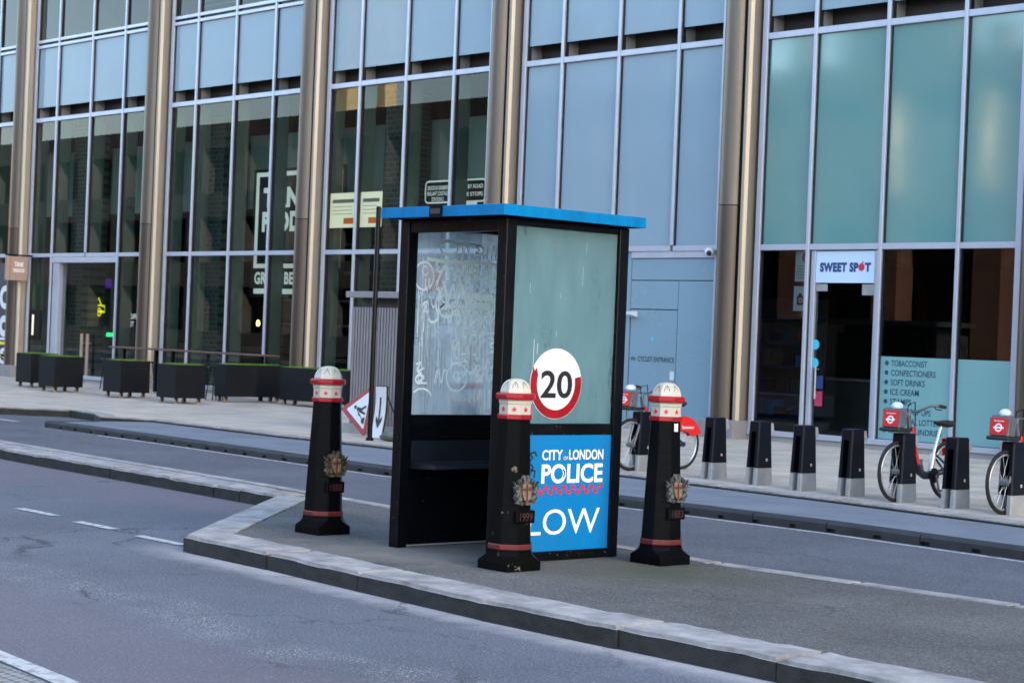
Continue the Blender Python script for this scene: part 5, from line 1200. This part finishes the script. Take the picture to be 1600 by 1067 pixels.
mb = MB(); rc = random.Random(5)
def chip(f, u, v, r):
    mb.prism([(u + r * rc.uniform(.5, 1.2) * math.cos(a), v + r * rc.uniform(.4, 1.1) * math.sin(a)) for a in [0.9 * i for i in range(7)]], f, 0.0, 0.0012)
for i in range(12): chip(on_x(KX1 - 0.004), rc.uniform(9.46, 10.46), rc.choice((1.125, 1.06)) + rc.uniform(-.008, .008), rc.uniform(.003, .009))
for i in range(10): chip(on_x(KX1 + 0.008), rc.uniform(9.46, 10.46), 0.18 + rc.uniform(-.02, .008), rc.uniform(.003, .010))
for i in range(14): chip(on_y(KY0), rc.choice((KX0 + 0.012, KX0 + 0.09, KX1 - 0.012, KX1 - 0.088)), rc.uniform(0.2, 2.5), rc.uniform(.002, .006))
for i in range(10): chip(on_x(KX1), rc.choice((KY0 + 0.012, KY1 - 0.012)), rc.uniform(0.2, 2.5), rc.uniform(.002, .006))
mb.build('paint_chips', M['silver'], K, KO)
M['smear'] = glass('smeared marker', (255, 255, 255), 0.3, 0.2, (236, 244, 247), ior=1.02)
# graffiti on the inside of the left glass
fg = lambda u, v, d_: (KX0 + 0.0535 + d_, KY0 + PW + u * (KY1 - KY0 - 2 * PW), 1.14 + v * 1.435)
mb = MB(); rg = random.Random(11); ASP = (KY1 - KY0 - 2 * PW) / 1.435
cnt = [0]
def stroke(pts, wdt=0.012):
    cnt[0] += 1
    out = []
    for i in range(len(pts) - 1):      # Catmull-Rom smoothing
        p0, p1, p2, p3 = pts[max(i - 1, 0)], pts[i], pts[i + 1], pts[min(i + 2, len(pts) - 1)]
        for j in range(6):
            t = j / 6
            out.append(tuple(0.5 * (2 * p1[k] + (p2[k] - p0[k]) * t + (2 * p0[k] - 5 * p1[k] + 4 * p2[k] - p3[k]) * t * t + (3 * p1[k] - p0[k] - 3 * p2[k] + p3[k]) * t ** 3) for k in (0, 1)))
    out.append(pts[-1]); D = 0.0004 * (cnt[0] % 9)
    mb.ribbon(out, lambda u, v, d_: fg(u, v, D), wdt * 1.3)
def loop(cx, cy, rx, ry, wdt=0.012, a0=0, a1=380):
    stroke([(cx + rx * math.cos(R(a)), cy + ry * math.sin(R(a))) for a in range(a0, a1, 30)], wdt)
def drip(u, v, l, wdt=0.005): stroke([(u, v), (u + rg.uniform(-.004, .004), v - l * 0.5), (u + rg.uniform(-.004, .004), v - l)], wdt)
loop(0.33, 0.905, 0.085, 0.038); stroke([(0.30, 0.865), (0.30, 0.78)]); stroke([(0.46, 0.95), (0.46, 0.66)], 0.014); stroke([(0.4, 0.93), (0.55, 0.935), (0.66, 0.92), (0.62, 0.86), (0.5, 0.82)], 0.012)
stroke([(0.12, 0.84), (0.3, 0.83), (0.6, 0.835), (0.9, 0.83)], 0.014); loop(0.10, 0.745, 0.09, 0.075, 0.010); stroke([(0.22, 0.70), (0.26, 0.77), (0.31, 0.81), (0.33, 0.72)], 0.012)
for i in range(7): u = 0.5 + 0.06 * i; stroke([(u, 0.83), (u + 0.01, 0.76), (u + 0.035, 0.745), (u + 0.055, 0.82)], 0.010)
stroke([(0.24, 0.62), (0.30, 0.70), (0.33, 0.60), (0.38, 0.71), (0.42, 0.60), (0.47, 0.70), (0.52, 0.60), (0.57, 0.69)], 0.014)
stroke([(0.14, 0.55), (0.18, 0.50), (0.24, 0.52), (0.22, 0.60)], 0.012); loop(0.32, 0.565, 0.06, 0.035, 0.011)
stroke([(0.5, 0.645), (0.6, 0.655), (0.75, 0.64), (0.95, 0.62)], 0.022); stroke([(0.52, 0.60), (0.7, 0.605), (0.95, 0.58)], 0.022); stroke([(0.3, 0.585), (0.5, 0.59), (0.72, 0.585), (0.9, 0.575)], 0.012)
for i in range(22): drip(0.5 + 0.021 * i, 0.64 - rg.uniform(0, .03), rg.uniform(.03, .09), 0.006)
stroke([(0.48, 0.46), (0.51, 0.52), (0.54, 0.46), (0.57, 0.53)], 0.011); loop(0.63, 0.49, 0.055, 0.033, 0.011); stroke([(0.71, 0.46), (0.72, 0.53), (0.78, 0.52), (0.73, 0.49)], 0.011); stroke([(0.83, 0.53), (0.9, 0.52), (0.84, 0.49), (0.9, 0.46)], 0.011); stroke([(0.5, 0.44), (0.9, 0.455)], 0.008)
stroke([(0.74, 0.43), (0.82, 0.41), (0.76, 0.385), (0.83, 0.36), (0.75, 0.345)], 0.012); stroke([(0.87, 0.42), (0.93, 0.40), (0.88, 0.37)], 0.012)
stroke([(0.40, 0.34), (0.46, 0.40), (0.45, 0.31), (0.40, 0.345)], 0.010); loop(0.45, 0.205, 0.10, 0.075, 0.008)
stroke([(0.60, 0.19), (0.63, 0.26), (0.68, 0.19), (0.73, 0.27), (0.77, 0.18), (0.83, 0.26)], 0.012); loop(0.88, 0.22, 0.045, 0.05, 0.011)
stroke([(0.06, 0.27), (0.10, 0.28), (0.07, 0.24), (0.11, 0.22)], 0.009); loop(0.09, 0.19, 0.03, 0.022, 0.008); loop(0.12, 0.08, 0.10, 0.06, 0.008, 20, 160)
for row, n_, a_, b_ in ((0.90, 6, 0.5, 0.97), (0.79, 7, 0.08, 0.95), (0.70, 8, 0.1, 0.97), (0.60, 9, 0.06, 0.97), (0.545, 8, 0.3, 0.97), (0.41, 5, 0.5, 0.95), (0.30, 4, 0.45, 0.95), (0.22, 5, 0.05, 0.9)):
    for i in range(n_):
        u = a_ + (b_ - a_) * (i + rg.uniform(0, 0.6)) / n_; v = row + rg.uniform(-.02, .02); k = rg.randrange(4); h = rg.uniform(.02, .04); w_ = rg.uniform(.03, .06)
        if k == 0: loop(u, v, w_ * 0.7, h * 0.8, 0.007, rg.randrange(60), rg.randrange(260, 420))
        elif k == 1: stroke([(u - w_, v - h), (u - w_ / 3, v + h), (u + w_ / 3, v - h), (u + w_, v + h * 0.9)], 0.008)
        elif k == 2: stroke([(u - w_ / 2, v + h), (u - w_ / 2, v - h), (u, v - h * 0.2), (u + w_ / 2, v - h), (u + w_ / 2, v + h)], 0.008)
        else: stroke([(u + w_ / 2, v + h), (u - w_ / 2, v + h * 0.4), (u + w_ / 2, v - h * 0.3), (u - w_ / 2, v - h), (u + w_, v - h * 1.1)], 0.008)
for i in range(60):
    u = rg.uniform(0.04, 0.95); drip(u, rg.uniform(0.3, 0.85), rg.uniform(0.06, 0.28), rg.uniform(.003, .006))
for i in range(6): drip(0.58 + 0.05 * i, 0.14, rg.uniform(.05, .12), 0.006)
mb.build('graffiti', M['graffiti'], gg, KO, recalc=False)
mb = MB(); rs2 = random.Random(21)
for i in range(22):
    u, v = rs2.uniform(0.05, 0.6), rs2.choice((0.86, 0.8, 0.72, 0.66, 0.6, 0.55, 0.45, 0.3)) + rs2.uniform(-.02, .02); L_ = rs2.uniform(0.15, 0.4); D = -0.0012 + 0.00003 * i
    mb.ribbon([(u, v), (u + L_ * 0.5, v + rs2.uniform(-.015, .02)), (u + L_, v + rs2.uniform(-.02, .02))], lambda a, b, d_: fg(a, b, D), rs2.uniform(0.03, 0.075))
for i in range(14):
    u, v = rs2.uniform(0.05, 0.95), rs2.uniform(0.45, 0.9); D = -0.0005 + 0.00003 * i
    mb.ribbon([(u, v), (u + 0.01, v - rs2.uniform(.1, .4))], lambda a, b, d_: fg(a, b, D), rs2.uniform(0.015, 0.04))
mb.build('smears', M['smear'], gg, KO, recalc=False)
# stickers and scratches on the right glass
f = on_x(KX1 - 0.0285); mb = MB()
for i in range(7):
    u, v = rg.uniform(9.5, 10.4), rg.uniform(1.55, 2.5); mb.ribbon([(u, v), (u + rg.uniform(-.006, .006), v - rg.uniform(0.03, 0.3))], f, rg.uniform(.0015, .0035), 0.0005 * (i % 4))
mb.build('glass_scratches', M['graffiti'], K, KO, recalc=False)

# ================================================================== OPPOSITE SIDE OF THE STREET (seen in reflections)
o_ = (-46, -16, 0); s = thing('brick_building', 'brown brick building with tall arched windows opposite, reflected in the shop windows', 'building', o_)
mb = MB(); X = -70; step = 5.0; piers = []
while X < -26:
    mb.box(X, X + 1.3, -15.2, -14, 0, 13); mb.box(X + 0.2, X + 1.0, -15.2, -14.1, 13.9, 15.2 + (X % 3)); X += step
mb.box(-70, -26, -15.2, -14.05, 9.5, 11.5); mb.box(-70, -26, -15.2, -13.9, 12.6, 13.9); mb.box(-70, -26, -15.2, -14.1, 0, 1.0)
mb.box(-52, -46, -15.2, -14.1, 13.9, 21)
X = -70
while X < -31:
    a0, a1 = X + 1.3, X + step; cx_ = (a0 + a1) / 2; r_ = (a1 - a0) / 2
    for zs in (5.6,):
        pts = [(a0, zs), (a0, zs + r_ + 2.1), (a1, zs + r_ + 2.1), (a1, zs)] + [(cx_ + r_ * math.cos(R(t_)), zs + r_ * math.sin(R(t_))) for t_ in range(15, 180, 15)]
        mb.prism(pts, on_y(-15.2), -1.1, 0.0)
    X += step
mb.build('wall', M['brick'], s, o_)
mb = MB(); mb.box(-70, -26, -15.6, -15.25, 0, 12.9); mb.build('window', M['shopglass'], s, o_)
mb = MB(); mb.box(-70, -26, -30, -15.65, 0, 13); mb.build('rear_block', M['dark'], s, o_)
for x in (-66, -57.5, -49, -44.5, -40, -33):
    mb = MB(); mb.box(x, x + 0.25, -13.95, -13.55, 8.4, 12.2, 0.02); mb.build('streak_reflector', M['cream'], s, o_)  # cream bars added so warm streaks reflect in the teal panels
o_ = (-110, -16, 0); s = thing('stone_building', 'darkened stone building opposite, reflected in the bar windows', 'building', o_)
mb = MB()
X = -170
while X < -71: mb.box(X, X + 1.6, -15.2, -14, 0, 14); X += 4.5
for z in (0, 4.2, 8.4, 12.6): mb.box(-170, -71, -15.2, -14.05, z, z + 1.5)
mb.build('wall', M['portland'], s, o_)
mb = MB(); mb.box(-88, -87, -15.3, -14.3, 14.02, 25); mb.build('glint_reflector', M['cream'], s, o_)  # cream block added to give a bright glint in the spandrels
mb = MB(); mb.box(-84.4, -83.7, -15.2, -14.4, 14.02, 25); mb.build('slim_glint_reflector', M['cream'], s, o_)  # second cream block, added for the neighbouring glint
mb = MB(); mb.box(-170, -71, -15.6, -15.25, 0, 14); mb.build('window', M['shopglass'], s, o_)
mb = MB(); mb.box(-170, -71, -30, -15.65, 0, 14); mb.build('rear_block', M['dark'], s, o_)
o_ = (-47, -9, 0); s = thing('ribbed_hoarding', 'dark ribbed site hoarding opposite, reflected in the shop door', 'hoarding', o_)
mb = MB()
for i in range(60): mb.box(-52 + i * 0.14, -52 + i * 0.14 + 0.07, -9.03, -8.98, 0, 2.9)
mb.build('ribs', M['ribgap'], s, o_)
mb = MB(); mb.box(-52, -43.6, -9.1, -9.035, 0, 2.9); mb.box(-52.1, -43.5, -9.15, -8.95, 2.905, 3.0); mb.build('panel', M['aludark'], s, o_)
